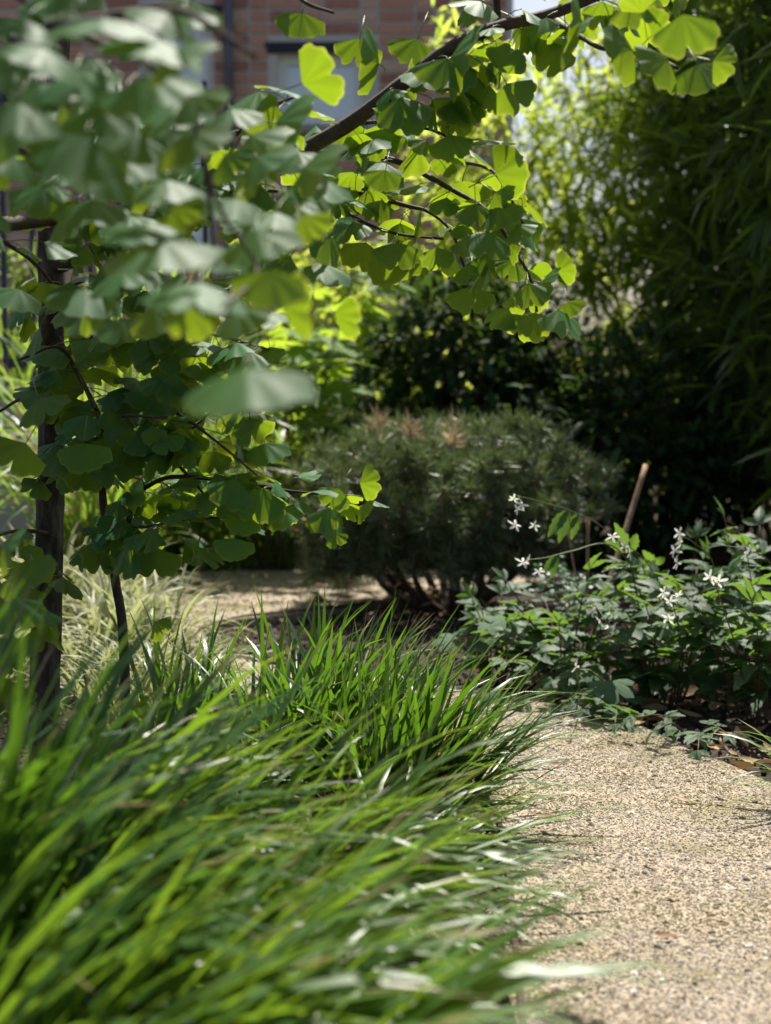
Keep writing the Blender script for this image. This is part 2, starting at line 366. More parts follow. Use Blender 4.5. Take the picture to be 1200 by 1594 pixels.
def gravel_nodes(mat):
    ng = bpy.data.node_groups.new('gravel_scatter', 'GeometryNodeTree')
    ng.interface.new_socket('Geometry', in_out='INPUT', socket_type='NodeSocketGeometry')
    ng.interface.new_socket('Geometry', in_out='OUTPUT', socket_type='NodeSocketGeometry')
    i = ng.nodes.new('NodeGroupInput'); o = ng.nodes.new('NodeGroupOutput')
    ip = ng.nodes.new('GeometryNodeInstanceOnPoints'); ico = ng.nodes.new('GeometryNodeMeshIcoSphere'); ico.inputs['Subdivisions'].default_value = 1
    ico.inputs['Radius'].default_value = 1.0
    sm = ng.nodes.new('GeometryNodeSetMaterial'); sm.inputs['Material'].default_value = mat
    sc = ng.nodes.new('GeometryNodeInputNamedAttribute'); sc.data_type = 'FLOAT_VECTOR'; sc.inputs['Name'].default_value = 'size'
    ro = ng.nodes.new('GeometryNodeInputNamedAttribute'); ro.data_type = 'FLOAT_VECTOR'; ro.inputs['Name'].default_value = 'spin'
    l = ng.links.new
    l(i.outputs[0], ip.inputs['Points']); l(ico.outputs[0], sm.inputs[0]); l(sm.outputs[0], ip.inputs['Instance'])
    l(ro.outputs[0], ip.inputs['Rotation']); l(sc.outputs[0], ip.inputs['Scale']); l(ip.outputs[0], o.inputs[0])
    return ng
def scatter_points(name, pts, sizes, mat, kind='stuff', parent=None):
    n = len(pts); me = bpy.data.meshes.new(name); me.vertices.add(n); me.vertices.foreach_set('co', np.array(pts, np.float32).reshape(-1))
    sp = np.random.rand(n, 3).astype(np.float32) * 6.28; s = np.array(sizes, np.float32)[:, None] * np.random.uniform(.55, 1.25, (n, 3)).astype(np.float32)
    a = me.attributes.new('size', 'FLOAT_VECTOR', 'POINT'); a.data.foreach_set('vector', s.reshape(-1))
    a = me.attributes.new('spin', 'FLOAT_VECTOR', 'POINT'); a.data.foreach_set('vector', sp.reshape(-1))
    me.materials.append(mat)
    o = bpy.data.objects.new(name, me); col.objects.link(o); o['kind'] = kind
    md = o.modifiers.new('scatter', 'NODES'); md.node_group = gravel_nodes(mat)
    if parent: o.parent = parent
    return o
pts, sz = [], []
for _ in range(150000):
    x = U(.0, 1.0); y = 1.5 + 2.6 * random.random() ** 1.25
    if not inside(x, y): continue
    px, py, d = proj((x, y, 0))
    if px > 1260 or py > 1660: continue
    s = random.choice((.0012, .0015, .0017, .002, .002, .0025)) * U(.8, 1.2)
    if random.random() < .025: s = U(.003, .0062)
    pts.append((x, y, .0142 - s * .3)); sz.append(s)
for _ in range(9000):
    x = U(-1.6, .6); y = U(3.4, 6.2)
    if inside(x, y): s = U(.002, .005); pts.append((x, y, .0142 + s * .3)); sz.append(s)
g = scatter_points('gravel_stones', pts, sz, M['stone'], parent=path)
# grains kicked out over the edge, clods and crumbs on the beds
pts, sz = [], []
for _ in range(30000):
    x = U(.0, 1.0); y = U(1.6, 4.2)
    if inside(x, y): continue
    dd = min(math.hypot(x - a, y - b) for a, b in POLY[::2])
    if dd < .16 and random.random() < math.exp(-dd / .035): s_ = U(.0013, .004); pts.append((x, y, .001)); sz.append(s_)
spill = scatter_points('spilled_gravel', pts, sz, M['stone'], parent=path)
pts, sz = [], []
for _ in range(9000):
    x = U(-.8, 1.3); y = U(2.2, 5.2)
    if inside(x, y): continue
    s = U(.002, .007) if random.random() < .9 else U(.007, .014)
    pts.append((x, y, -.004 + s * .3)); sz.append(s)
o = scatter_points('soil_crumbs', pts, sz, M['soil'])
o.parent = bpy.data.objects['ground']

def edging(name, line, label):
    ps = catmull([(x, y, 0) for x, y in line], 6); V, F = [], []
    for i, p in enumerate(ps):
        t = (ps[min(i + 1, len(ps) - 1)] - ps[max(i - 1, 0)]).normalized(); n = Vector((-t.y, t.x, 0)) * .0035
        for a in (-1, 1):
            for z in (-.06, .022): V.append(p + n * a + Vector((0, 0, z)))
    for i in range(len(ps) - 1):
        b = i * 4; q = b + 4
        F += [(b, q, q + 1, b + 1), (b + 3, q + 3, q + 2, b + 2), (b + 1, q + 1, q + 3, b + 3)]
    F += [(0, 1, 3, 2), (len(V) - 4, len(V) - 2, len(V) - 1, len(V) - 3)]
    return solo(name, mesh(name, V, F, [M['edging']], smooth=False), label, 'edging')
edging('metal_edging', LEFT[1:7], 'low rusty edging strip between the gravel path and the long grass')
edging('metal_edging', [(.75, 5.81), (.40, 5.41), (.07, 5.11), (-.17, 4.86), (-.41, 4.67), (-.51, 4.4), (-.45, 4.05), (-.19, 3.75)], 'low dark edging strip around the soil bed of the pine')

# ------------------------------------------------------------------ brick building
def building():
    Y = 10.0; X0, X1, H = -4.2, 0.78, 3.5
    root = thing('brick_building', (-1.7, Y + 2.5, 0), 'red brick building wall with windows far behind the ginkgo branches', 'building')
    wins = [(-.66, -.14, 2.33, 2.76), (-1.42, -1.08, 1.6, 2.98)]
    ws = []                                                     # backing walls cut around the windows
    xs = sorted([X0, X1] + [w for q in wins for w in q[:2]])
    for a, b in zip(xs[:-1], xs[1:]):
        hit = [w for w in wins if abs(w[0] - a) < 1e-6]
        if hit: ws += [(a, b, Y, Y + .3, -.05, hit[0][2]), (a, b, Y, Y + .3, hit[0][3], H)]
        else: ws.append((a, b, Y, Y + .3, -.05, H))
    ws += [(X0, X0 + .3, Y + .3, Y + 5, -.05, H), (X1 - .3, X1, Y + .3, Y + 5, -.05, H), (X0 + .3, X1 - .3, Y + 4.7, Y + 5, -.05, H), (X0 + .3, X1 - .3, Y + .3, Y + 4.7, H - .3, H - .002)]
    part('wall', boxes('wall', ws, M['mortar']), root)
    bw, bh, j = .215, .065, .010
    def brick_me(w):
        v, f = box_data(-w / 2, w / 2, -.009, .02, -bh / 2, bh / 2); b = .004
        v = [(x * (1 - (b / (w / 2) if y < 0 else 0)), y, z * (1 - (b / (bh / 2) if y < 0 else 0))) for x, y, z in v]
        return mesh('brick', v, f, [M['brick']], smooth=False)
    full = brick_me(bw); head = brick_me(.1025)
    near, rest = [], {'full': [], 'head': []}
    row = 0; z = .03
    while z + bh < H - .02:
        x = X0 + (0 if row % 2 else .1125); k = row % 2
        while x < X1 - .06:
            hd = (k % 2 == 1); w = .1025 if hd else bw
            if x + w > X1: w = .1025; hd = True
            if x + w > X1 + .001: break
            cx, cz = x + w / 2, z + bh / 2
            bad = any(cx + w / 2 > q[0] - .005 and cx - w / 2 < q[1] + .005 and cz + bh / 2 > q[2] - .005 and cz - bh / 2 < q[3] + .075 for q in wins)
            if not bad:
                Mx = Matrix.Translation((cx, Y - U(0, .004), cz)) @ Matrix.Rotation(U(-.008, .008), 4, 'Y')
                px, py, d = proj((cx, Y, cz))
                if 320 < px < 800 and -30 < py < 430: near.append((hd, Mx))
                else: rest['head' if hd else 'full'].append(Mx)
            x += w + j; k += 1
        z += bh + j; row += 1
    random.shuffle(near)
    for hd, Mx in near[:300]: part('brick', head if hd else full, root, Mx)
    for hd, Mx in near[300:]: rest['head' if hd else 'full'].append(Mx)
    for nm, tm in (('full', full), ('head', head)):
        part('brickwork', big_mesh('brickwork', tm, rest[nm], [M['brick']], False), root, kind='stuff')
    for (a, b, z0, z1) in wins:
        t = .055
        fr = part('window', boxes('window', [(a, b, Y + .06, Y + .12, z1 - t, z1), (a, b, Y + .06, Y + .12, z0, z0 + t), (a, a + t, Y + .06, Y + .12, z0 + t, z1 - t), (b - t, b, Y + .06, Y + .12, z0 + t, z1 - t)], M['sky_white_panel']), root)
        part('lintel', boxes('lintel', [(a - .08, b + .08, Y - .012, Y + .06, z1 + .003, z1 + .07)], M['frame']), root)
        part('sill', boxes('sill', [(a - .05, b + .05, Y - .06, Y + .06, z0 - .05, z0 - .003)], M['concrete']), root)
        p = part('pane', boxes('pane', [(a + t, b - t, Y + .08, Y + .085, z0 + t, z1 - t)], M['glass']), root, parent=fr)
        p.matrix_basis = Matrix.Identity(4)
        p = part('sky_white_panel', boxes('sky_white_panel', [(a + t, b - t, Y + .09, Y + .095, z0 + t, z1 - t)], M['sky_white_panel']), root, parent=fr)  # white sheet standing in for the bright sky mirrored in the pane
        p.matrix_basis = Matrix.Identity(4)
    pp = [Vector((-.955, Y - .06, z)) for z in np.linspace(0, H, 5)]
    part('downpipe', tube('downpipe', pp, .03, .03, M['pipe'], 10), root)
building()

# ------------------------------------------------------------------ low wall and steel fence on the left
def wall_fence():
    d = 6.6; a, b = P(-260, 620, d), P(56, 620, d)
    V = boxes('low_wall', [(a.x, b.x, a.y - .1, a.y + .14, -.05, .655)], M['concrete'])
    root = solo('low_wall', V, 'pale concrete low wall behind the ginkgo trunk at the left edge', 'wall')
    f = thing('metal_fence', (a.x, a.y, 0), 'dark blue grey steel bar fence behind the reeds at the left', 'fence')
    x1 = P(330, 620, d).x; y = a.y + .02
    n = int((x1 - a.x) / .118)
    bar = boxes('bar', [(-.011, .011, -.011, .011, 0, 1)], M['steel'])
    for i in range(n + 1):
        x = a.x + i * .118; z0 = .655 if x < b.x + .01 else 0.0
        post = (i % 8 == 3); w = 1.9 if post else 1.0
        part('post' if post else 'bar', bar, f, Matrix.Translation((x, y, z0 - .01)) @ Matrix.Diagonal((w, w, 1.95 - z0, 1)))
    for z in (.78, 1.86): part('rail', boxes('rail', [(a.x, x1, y + .012, y + .03, z, z + .04)], M['steel']), f)
wall_fence()

# ------------------------------------------------------------------ leaf meshes
def ginkgo_mesh(seed, droop=25, half=68, notch=.35, wav=.05, fold=.12):
    r = random.Random(seed); V, F, u, v = [], [], [], []
    nc = 30; rows = (.0, .45, .8, 1.0); ph = r.uniform(0, 6)
    PET = .78; cd, sd = math.cos(R(droop)), math.sin(R(droop))
    def bend(x, y, z):              # tilt the blade down at the end of the stalk
        return (x, PET + y * cd + z * sd, -y * sd + z * cd + .06)
    asy = r.uniform(-.08, .08)
    for i in range(nc + 1):
        s = -1 + 2 * i / nc; th = s * R(half)
        m = 1 - notch * math.exp(-(abs(s - asy) / .07) ** 1.4) - .10 * s * s - .10 * max(0, abs(s) - .85) / .15
        m *= 1 + wav * math.sin(7 * s + ph) * .8 + wav * math.sin(19 * s + ph * 2) * .6 + r.uniform(-.03, .03)
        for q in rows:
            rr = .10 * (1 if q == 0 else 0) * 0 + q * m
            x = math.sin(th) * rr; y = math.cos(th) * rr
            z = -fold * x * x * 1.6 + .05 * q * q * math.sin(4 * s + ph) + .022 * q * q * math.sin(14 * s + ph * 1.7) - .06 * q * q
            V.append(bend(x * .72, y * .72, z * .72)); u.append(s); v.append(q)
    nr = len(rows)
    for i in range(nc):
        for k in range(nr - 1):
            a = i * nr + k
            F.append((a, a + nr, a + nr + 1, a + 1))
    fm = [0] * len(F)
    pts = [Vector((0, 0, 0)), Vector((0, PET * .5, .075)), Vector((0, PET * .85, .085)), Vector((0, PET + .01, .058))]
    tv, tf = tube_data(pts, .011, .012, 4)
    n = len(V); V += [tuple(p) for p in tv]; F += [tuple(i + n for i in f) for f in tf]; fm += [1] * len(tf); u += [0] * len(tv); v += [0] * len(tv)
    return mesh('ginkgo_leaf', V, F, [M['ginkgo'], M['ginkgo_stalk']], {'u': u, 'v': v}, fm)
GINK = [ginkgo_mesh(i, droop=dr, half=hf, notch=no) for i, (dr, hf, no) in enumerate([(5, 68, .32), (20, 74, .5), (35, 64, .25), (50, 76, .4), (15, 82, .16), (30, 62, .55), (60, 70, .3), (0, 74, .34)])]
GINK_DROOP = [5, 20, 35, 50, 15, 30, 60, 0]
# unit leaf: blade radius .72 and about 1.33*.72... wide; WID = width of a unit leaf
WID = 1.16

def blade_mesh(seed, bend, lean, wl, mat, nseg=8, fold=.25):
    r = random.Random(seed); V, F, u, v = [], [], [], []
    ang = R(lean); p = Vector((0, 0, 0)); tw = r.uniform(-.5, .5)
    for i in range(nseg + 1):
        t = i / nseg
        w = wl * (min(1, .45 + 2.2 * t) * (1 - t ** 2.4) ** .8) / 2 + .0004
        a = R(lean + bend * t ** 1.5); d = Vector((math.sin(a), 0, math.cos(a))); nrm = Vector((-math.cos(a), 0, math.sin(a)))
        side = (Vector((0, 1, 0)) * math.cos(tw * t) + nrm * math.sin(tw * t))
        n2 = d.cross(side)
        V += [p - side * w + n2 * (w * fold), p.copy(), p + side * w + n2 * (w * fold)]; u += [-1, 0, 1]; v += [t] * 3
        p = p + d / nseg
    for i in range(nseg):
        b = i * 3; F += [(b, b + 1, b + 4, b + 3), (b + 1, b + 2, b + 5, b + 4)]
    return mesh('grass_blade', V, F, [mat], {'u': u, 'v': v})
def blade_set(mat, wl, bends=(25, 45, 60, 80, 100, 120), leans=(4, 12, 20), nseg=8):
    return [blade_mesh(i * 7 + k, b, l, wl * U(.8, 1.2), mat, nseg) for i, b in enumerate(bends) for k, l in enumerate(leans)]
BL_GRASS = blade_set(M['grass'], .032, (35, 52, 68, 84, 100), (16, 28, 42)); BL_SEDGE = blade_set(M['grass_dark'], .031, (10, 22, 36, 55, 75, 95))
BL_HAK = blade_set(M['hakone'], .030, (60, 85, 110, 130)); BL_REED = blade_set(M['reed'], .016, (20, 50, 80, 110, 135), nseg=10)
BL_STRAW = blade_set(M['straw'], .008, (10, 30, 90, 140), (2, 8), 10)
def grass_clump(loc, label, blades, n, L, spread, az0, az_sig, group, name='grass_clump', sig_lean=1.0, extra=0, uni=.25, mixin=None, mixp=0.0, cat='grass'):
    root = thing(name, (loc[0], loc[1], 0), label, cat, group); bulk = []
    if mixin is None and name == 'grass_clump' and loc[1] > 1.9: mixin, mixp = BL_STRAW, .025
    for i in range(n + extra):
        a = U(0, 6.283); rr = spread * math.sqrt(random.random())
        x, y = loc[0] + rr * math.cos(a), loc[1] + rr * math.sin(a)
        az = U(-180, 180) if random.random() < uni else random.gauss(az0, az_sig)
        me = random.choice(blades)
        if mixin and random.random() < mixp: me = random.choice(mixin)
        s = U(L[0], L[1]); ww = U(.8, 1.2) * (L[1] / s) ** .5
        Mx = Matrix.Translation((x, y, -.012)) @ Matrix.Rotation(R(az), 4, 'Z') @ Matrix.Rotation(R(random.gauss(0, 5)), 4, 'X') @ Matrix.Rotation(R(random.gauss(4, 8) * sig_lean), 4, 'Y') @ Matrix.Diagonal((s, s * ww, s, 1))
        if i < n: part('blade', me, root, Mx)
        else: bulk.append((me, Mx))
    if bulk:
        by = {}
        for me, Mx in bulk: by.setdefault(me.name, (me, []))[1].append(Mx)
        for me, ms in list(by.values()):
            pass
        # one merged part
        tm = list(by.values()); V = []
        merge = None
        for me, ms in tm:
            b = big_mesh('blade_mass', me, ms, [me.materials[0]])
            part('blade_mass', b, root, kind='stuff')
    return root

# foreground grass
G1 = 'long green grass clumps along the left of the path'
grass_clump((-.40, 1.36), 'tall upright blurred grass clump at the lower left edge', BL_SEDGE, 150, (.40, .56), .10, 0, 45, G1, sig_lean=.8)
grass_clump((-.34, 1.12), 'nearest blurred grass clump filling the bottom left corner', BL_GRASS, 215, (.36, .52), .10, 5, 26, G1, uni=.1)
grass_clump((-.20, 1.18), 'blurred grass clump drooping over the path at the bottom of the picture', BL_GRASS, 215, (.34, .48), .09, 0, 26, G1, uni=.1)
grass_clump((-.38, 1.60), 'blurred green grass clump between the trunk foot and the nearest grass', BL_GRASS, 215, (.38, .52), .10, 0, 28, G1, uni=.1)
grass_clump((-.20, 1.62), 'bright blurred grass clump with pale shining tips arching right', BL_GRASS, 230, (.34, .46), .09, 0, 26, G1, uni=.08)
grass_clump((-.03, 1.95), 'short grass clump arching onto the gravel just before the sedge', BL_GRASS, 150, (.22, .32), .08, -5, 40, G1)
grass_clump((-.32, 2.1), 'dark green grass clump behind the blurred grass, left of the sedge', BL_SEDGE, 130, (.22, .34), .10, 10, 60, G1)
grass_clump((-.11, 2.58), 'sharp dark green sedge clump with upright blades in the middle', BL_SEDGE, 290, (.24, .38), .11, 0, 60, G1)
grass_clump((.03, 2.34), 'sharp glossy sedge clump spreading its blades across the gravel', BL_SEDGE, 280, (.25, .37), .07, -5, 40, G1, sig_lean=2.2)
grass_clump((-.36, 2.85), 'small dark sedge tuft left of the main sedge clump', BL_SEDGE, 80, (.20, .34), .06, 0, 70, G1)
grass_clump((.70, 2.45), 'few thin grass blades reaching in at the right edge of the path', BL_GRASS, 26, (.16, .26), .03, 170, 30, G1, uni=.1)

# pale hakone grass and reeds
G2 = 'pale grass tufts lit by the sun behind the ginkgo stems'
grass_clump((-.60, 3.65), 'pale sunlit grass tuft at the foot of the slender ginkgo stem', BL_HAK, 220, (.22, .36), .13, 0, 90, G2, uni=.6)
grass_clump((-.50, 3.15), 'pale striped grass tuft beside the gravel, in front of the reeds', BL_HAK, 180, (.2, .30), .11, 0, 90, G2, uni=.6)
grass_clump((-.88, 3.4), 'pale grass tuft behind the ginkgo trunk foot', BL_HAK, 180, (.22, .36), .12, 0, 90, G2, uni=.6)
grass_clump((-.42, 3.45), 'small pale grass tuft between the sedge tuft and the gravel', BL_HAK, 130, (.14, .24), .08, 0, 90, G2, uni=.7)
grass_clump((-.70, 4.15), 'low pale grass tuft hanging over the gravel bend', BL_HAK, 170, (.2, .34), .11, 0, 90, G2, uni=.6)
grass_clump((-.88, 4.4), 'pale grass tuft where the reeds begin beside the far gravel', BL_HAK, 220, (.25, .42), .15, 0, 90, G2, uni=.6)
G3 = 'tall reed clumps in front of the fence'
grass_clump((-.72, 6.15), 'dark hanging reed clump at the back left of the far gravel', BL_REED, 220, (.4, .9), .16, 0, 90, G3, 'reed_clump', .8, uni=.9, cat='reeds')
grass_clump((-1.62, 7.0), 'tall bright reed clump behind the low wall, left of the ginkgo trunk', BL_REED, 200, (.8, 1.6), .14, 0, 90, G3, 'reed_clump', .6, uni=.8, mixin=BL_STRAW, mixp=.12, cat='reeds')
grass_clump((-.98, 5.95), 'tall arching reed clump just right of the ginkgo trunk', BL_REED, 260, (.7, 1.4), .15, 0, 90, G3, 'reed_clump', .6, uni=.8, mixin=BL_STRAW, mixp=.12, cat='reeds')
grass_clump((-.92, 5.2), 'arching reed clump hanging over the left edge of the far gravel', BL_REED, 240, (.5, 1.0), .13, 0, 90, G3, 'reed_clump', .7, uni=.8, mixin=BL_STRAW, mixp=.2, cat='reeds')
grass_clump((-.45, 6.4), 'arching reed clump behind the far gravel, below the lobed leaves', BL_REED, 220, (.5, 1.0), .16, 0, 90, G3, 'reed_clump', .7, uni=.8, mixin=BL_STRAW, mixp=.2, cat='reeds')
grass_clump((-.05, 6.35), 'reed clump with drooping straw stalks behind the pine shrub', BL_REED, 130, (.35, .72), .14, 0, 90, G3, 'reed_clump', .6, uni=.9, mixin=BL_STRAW, mixp=.4, cat='reeds')

# ------------------------------------------------------------------ ginkgo trees
def spur_leaf(out, p, tang, size, down=(-.7, .1), fwd_bias=None):
    d = rnd_dir(); d = d - tang * d.dot(tang) * .5
    d.z = U(*down); d.normalize()
    if fwd_bias: d = (d + Vector(fwd_bias)).normalized()
    n = Vector((U(-.45, .45), U(-.5, .3), 1.0)) ; n = n - d * n.dot(d)
    k = random.randrange(len(GINK)); s = size * U(.58, 1.2)
    out.append((k, frame(p, d, n, (s, s, s))))
def grow_twigs(root, out, line, r0, r1, mat, per_m, size, name='branch', down=(-.7, .1), sides=7, start=.0, fwd_bias=None, wob=.06):
    pts = catmull([P(*q) if abs(q[0]) > 5 or abs(q[1]) > 8 or q == (0, 0, 0) else Vector(q) for q in line], 6)
    part(name, tube(name, pts, r0, r1, mat, sides, wob), root)
    tot = sum((b - a).length for a, b in zip(pts[:-1], pts[1:])); n = max(1, int(tot * per_m)) if per_m else 0
    for i in range(n):
        t = start + (1 - start) * (i + U(.1, .9)) / n; f = t * (len(pts) - 1); k = min(int(f), len(pts) - 2)
        p = pts[k].lerp(pts[k + 1], f - k); tg = (pts[k + 1] - pts[k]).normalized()
        for _ in range(random.choice((2, 3, 3, 4))): spur_leaf(out, p, tg, size, down, fwd_bias)
    return pts
def hero(out, cx, cy, d, wpx, ang=90, tilt=30, roll=0, var=7):
    """leaf whose fan base sits at pixel (cx,cy), axis at image angle ang (0 right, 90 down), tilted from facing the camera by tilt degrees
       (positive: top surface up, margin towards the camera)"""
    s = wpx / FPX * d / WID
    a2 = Vector((math.cos(R(ang)), 0, -math.sin(R(ang))))
    toward = Vector((0, -1, 0))
    axis = (a2 * math.cos(R(tilt)) + toward * math.sin(R(tilt))).normalized()
    n = (toward * math.cos(R(tilt)) - a2 * math.sin(R(tilt)))
    n = Quaternion(axis, R(roll)) @ n
    dr = R(GINK_DROOP[var]); y = axis; z = n
    py = y * math.cos(dr) + z * math.sin(dr); pz = z * math.cos(dr) - y * math.sin(dr)   # undo the blade droop
    base = P(cx, cy, d)
    Mx = frame(Vector((0, 0, 0)), py, pz, (s, s, s))
    Mx.translation = base - (Mx.to_3x3() @ Vector((0, .78, .06)))
    out.append((var, Mx))
def emit_leaves(root, out, limit=300, keep_all=False):
    vis, rest = [], []
    for k, Mx in out:
        c = Mx @ Vector((0, 1.1, 0)); (vis if in_view(c, 60) else rest).append((proj(c)[2] / Mx.to_scale().x, k, Mx))
    vis.sort(key=lambda q: q[0])
    for _, k, Mx in vis[:limit]: part('leaf', GINK[k], root, Mx)
    rest += vis[limit:]; by = {}
    for _, k, Mx in rest: by.setdefault(k, []).append(Mx)
    for k, ms in by.items():
        part('leaf_mass', big_mesh('leaf_mass', GINK[k], ms, [M['ginkgo'], M['ginkgo_stalk']]), root, kind='stuff')
    return len(vis), len(rest)

S = .064          # unit -> leaf about 80 mm wide
def main_ginkgo():
    foot = P(70, 1240, 2.6); foot.z = 0
    root = thing('ginkgo_tree', foot, 'slender ginkgo tree with dark trunk at left and sunlit fan leaves', 'tree')
    L = []
    trunk = [foot + Vector((0, 0, -.05))] + [P(*q) for q in ((70, 1080, 2.6), (76, 870, 2.6), (80, 700, 2.6), (80, 500, 2.6), (78, 350, 2.6), (84, 200, 2.62), (96, 0, 2.65), (100, -250, 2.7), (110, -600, 2.75))]
    part('trunk', tube('trunk', catmull(trunk, 6), .026, .014, M['bark'], 12, .05), root)
    b = M['twig']
    def tw(line, r0, r1, per, size=S, **k): return grow_twigs(root, L, line, r0, r1, b, per, size, **k)
    # main rising branch, from the trunk behind the near leaves up to the right
    tw([(80, 420, 2.6), (250, 340, 2.45), (430, 256, 2.3), (540, 195, 2.24), (630, 128, 2.2), (700, 76, 2.18), (775, 42, 2.17), (850, 24, 2.16), (930, -6, 2.14), (1060, -60, 2.1)], .0135, .0065, 13, start=.3)
    tw([(775, 42, 2.28), (772, -10, 2.25), (760, -120, 2.2)], .006, .004, 18)
    tw([(850, 24, 2.25), (905, 58, 2.15), (940, 76, 2.1), (1015, 88, 2.05), (1055, 106, 2.0)], .004, .0022, 0)
    tw([(430, 256, 2.42), (520, 236, 2.38), (585, 243, 2.36), (630, 256, 2.34), (694, 290, 2.3), (760, 330, 2.26), (800, 388, 2.24), (826, 436, 2.22), (836, 486, 2.22)], .006, .0018, 19, down=(-.8, -.1))
    tw([(560, 300, 2.4), (633, 320, 2.36), (668, 330, 2.33), (702, 360, 2.3), (722, 415, 2.28)], .004, .0018, 20, down=(-.7, 0))
    tw([(480, 260, 2.42), (540, 330, 2.36), (610, 362, 2.32), (690, 372, 2.3)], .0035, .0018, 20, down=(-.6, .1))
    tw([(540, 195, 2.38), (600, 190, 2.3), (680, 205, 2.25), (730, 240, 2.22)], .0035, .0018, 19, down=(-.7, 0))
    tw([(630, 128, 2.34), (690, 140, 2.28), (760, 150, 2.24)], .003, .0018, 10, down=(-.8, -.2))
    tw([(700, 250, 2.4), (760, 262, 2.3), (790, 300, 2.26), (815, 350, 2.24)], .003, .0018, 14, down=(-.6, .1))
    tw([(300, 330, 2.5), (380, 300, 2.2), (450, 300, 2.1), (500, 320, 2.05)], .004, .002, 18)
    tw([(250, 340, 2.5), (330, 250, 2.2), (400, 180, 2.05), (460, 150, 2.0)], .004, .002, 18)
    tw([(350, -160, 2.2), (420, -60, 2.15), (470, 0, 2.1), (520, 20, 2.1)], .004, .002, 7)
    # unseen upper crown outside the frame, spread back to shade the lower leaves
    for i in range(46):
        a = trunk[-2].lerp(trunk[-1], U(-.6, .9)); e = Vector((U(-.8, .06), U(3.0, 4.2), U(1.9, 2.8)))
        tw([tuple(a), tuple(a.lerp(e, .5) + Vector((0, 0, .12))), tuple(e)], .007, .002, 22, start=.25, name='branch')
    # low stems and shaded lower branches
    f2 = P(198, 1200, 2.7); f2.z = -.03
    part('stem', tube('stem', catmull([f2] + [P(*q) for q in ((192, 996, 2.6), (180, 908, 2.58), (175, 858, 2.56), (163, 804, 2.55), (157, 720, 2.55), (152, 640, 2.55))], 5), .009, .005, M['twig'], 8, .05), root)
    tw([(175, 858, 2.56), (200, 812, 2.52), (213, 766, 2.5), (258, 704, 2.46), (330, 640, 2.4)], .006, .002, 34)
    tw([(157, 690, 2.55), (204, 608, 2.5), (262, 586, 2.46), (340, 560, 2.4)], .005, .002, 34)
    tw([(213, 766, 2.5), (270, 742, 2.45), (375, 752, 2.38), (450, 764, 2.34), (540, 772, 2.3)], .004, .0015, 20, down=(-.5, .2))
    tw([(80, 560, 2.6), (150, 520, 2.5), (230, 505, 2.42), (330, 520, 2.35), (420, 545, 2.3)], .005, .002, 32)
    tw([(80, 640, 2.6), (40, 620, 2.45), (0, 640, 2.4)], .004, .002, 0)
    tw([(80, 740, 2.6), (120, 690, 2.5), (180, 650, 2.4), (260, 650, 2.3)], .004, .002, 30)
    tw([(152, 640, 2.55), (120, 580, 2.5), (90, 540, 2.45), (30, 560, 2.4)], .004, .002, 7)
    tw([(80, 480, 2.6), (120, 440, 2.5), (200, 430, 2.4), (300, 450, 2.35)], .005, .002, 30)
    tw([(78, 830, 2.6), (30, 826, 2.4), (-20, 838, 2.3)], .004, .002, 12)
    tw([(80, 900, 2.6), (40, 890, 2.3), (10, 930, 2.1), (20, 1000, 2.0)], .005, .002, 14)
    tw([(258, 704, 2.46), (310, 760, 2.42), (330, 800, 2.4)], .003, .0015, 26)
    tw([(200, 620, 2.5), (270, 640, 2.4), (340, 690, 2.34), (400, 740, 2.3)], .003, .0015, 26)
    tw([(230, 505, 2.42), (290, 560, 2.36), (350, 600, 2.32), (430, 620, 2.28)], .003, .0015, 24)
    tw([(163, 804, 2.55), (220, 820, 2.46), (280, 810, 2.4), (350, 805, 2.36)], .003, .0015, 18)
    tw([(90, 520, 2.6), (130, 600, 2.45), (180, 720, 2.4)], .003, .0015, 22)
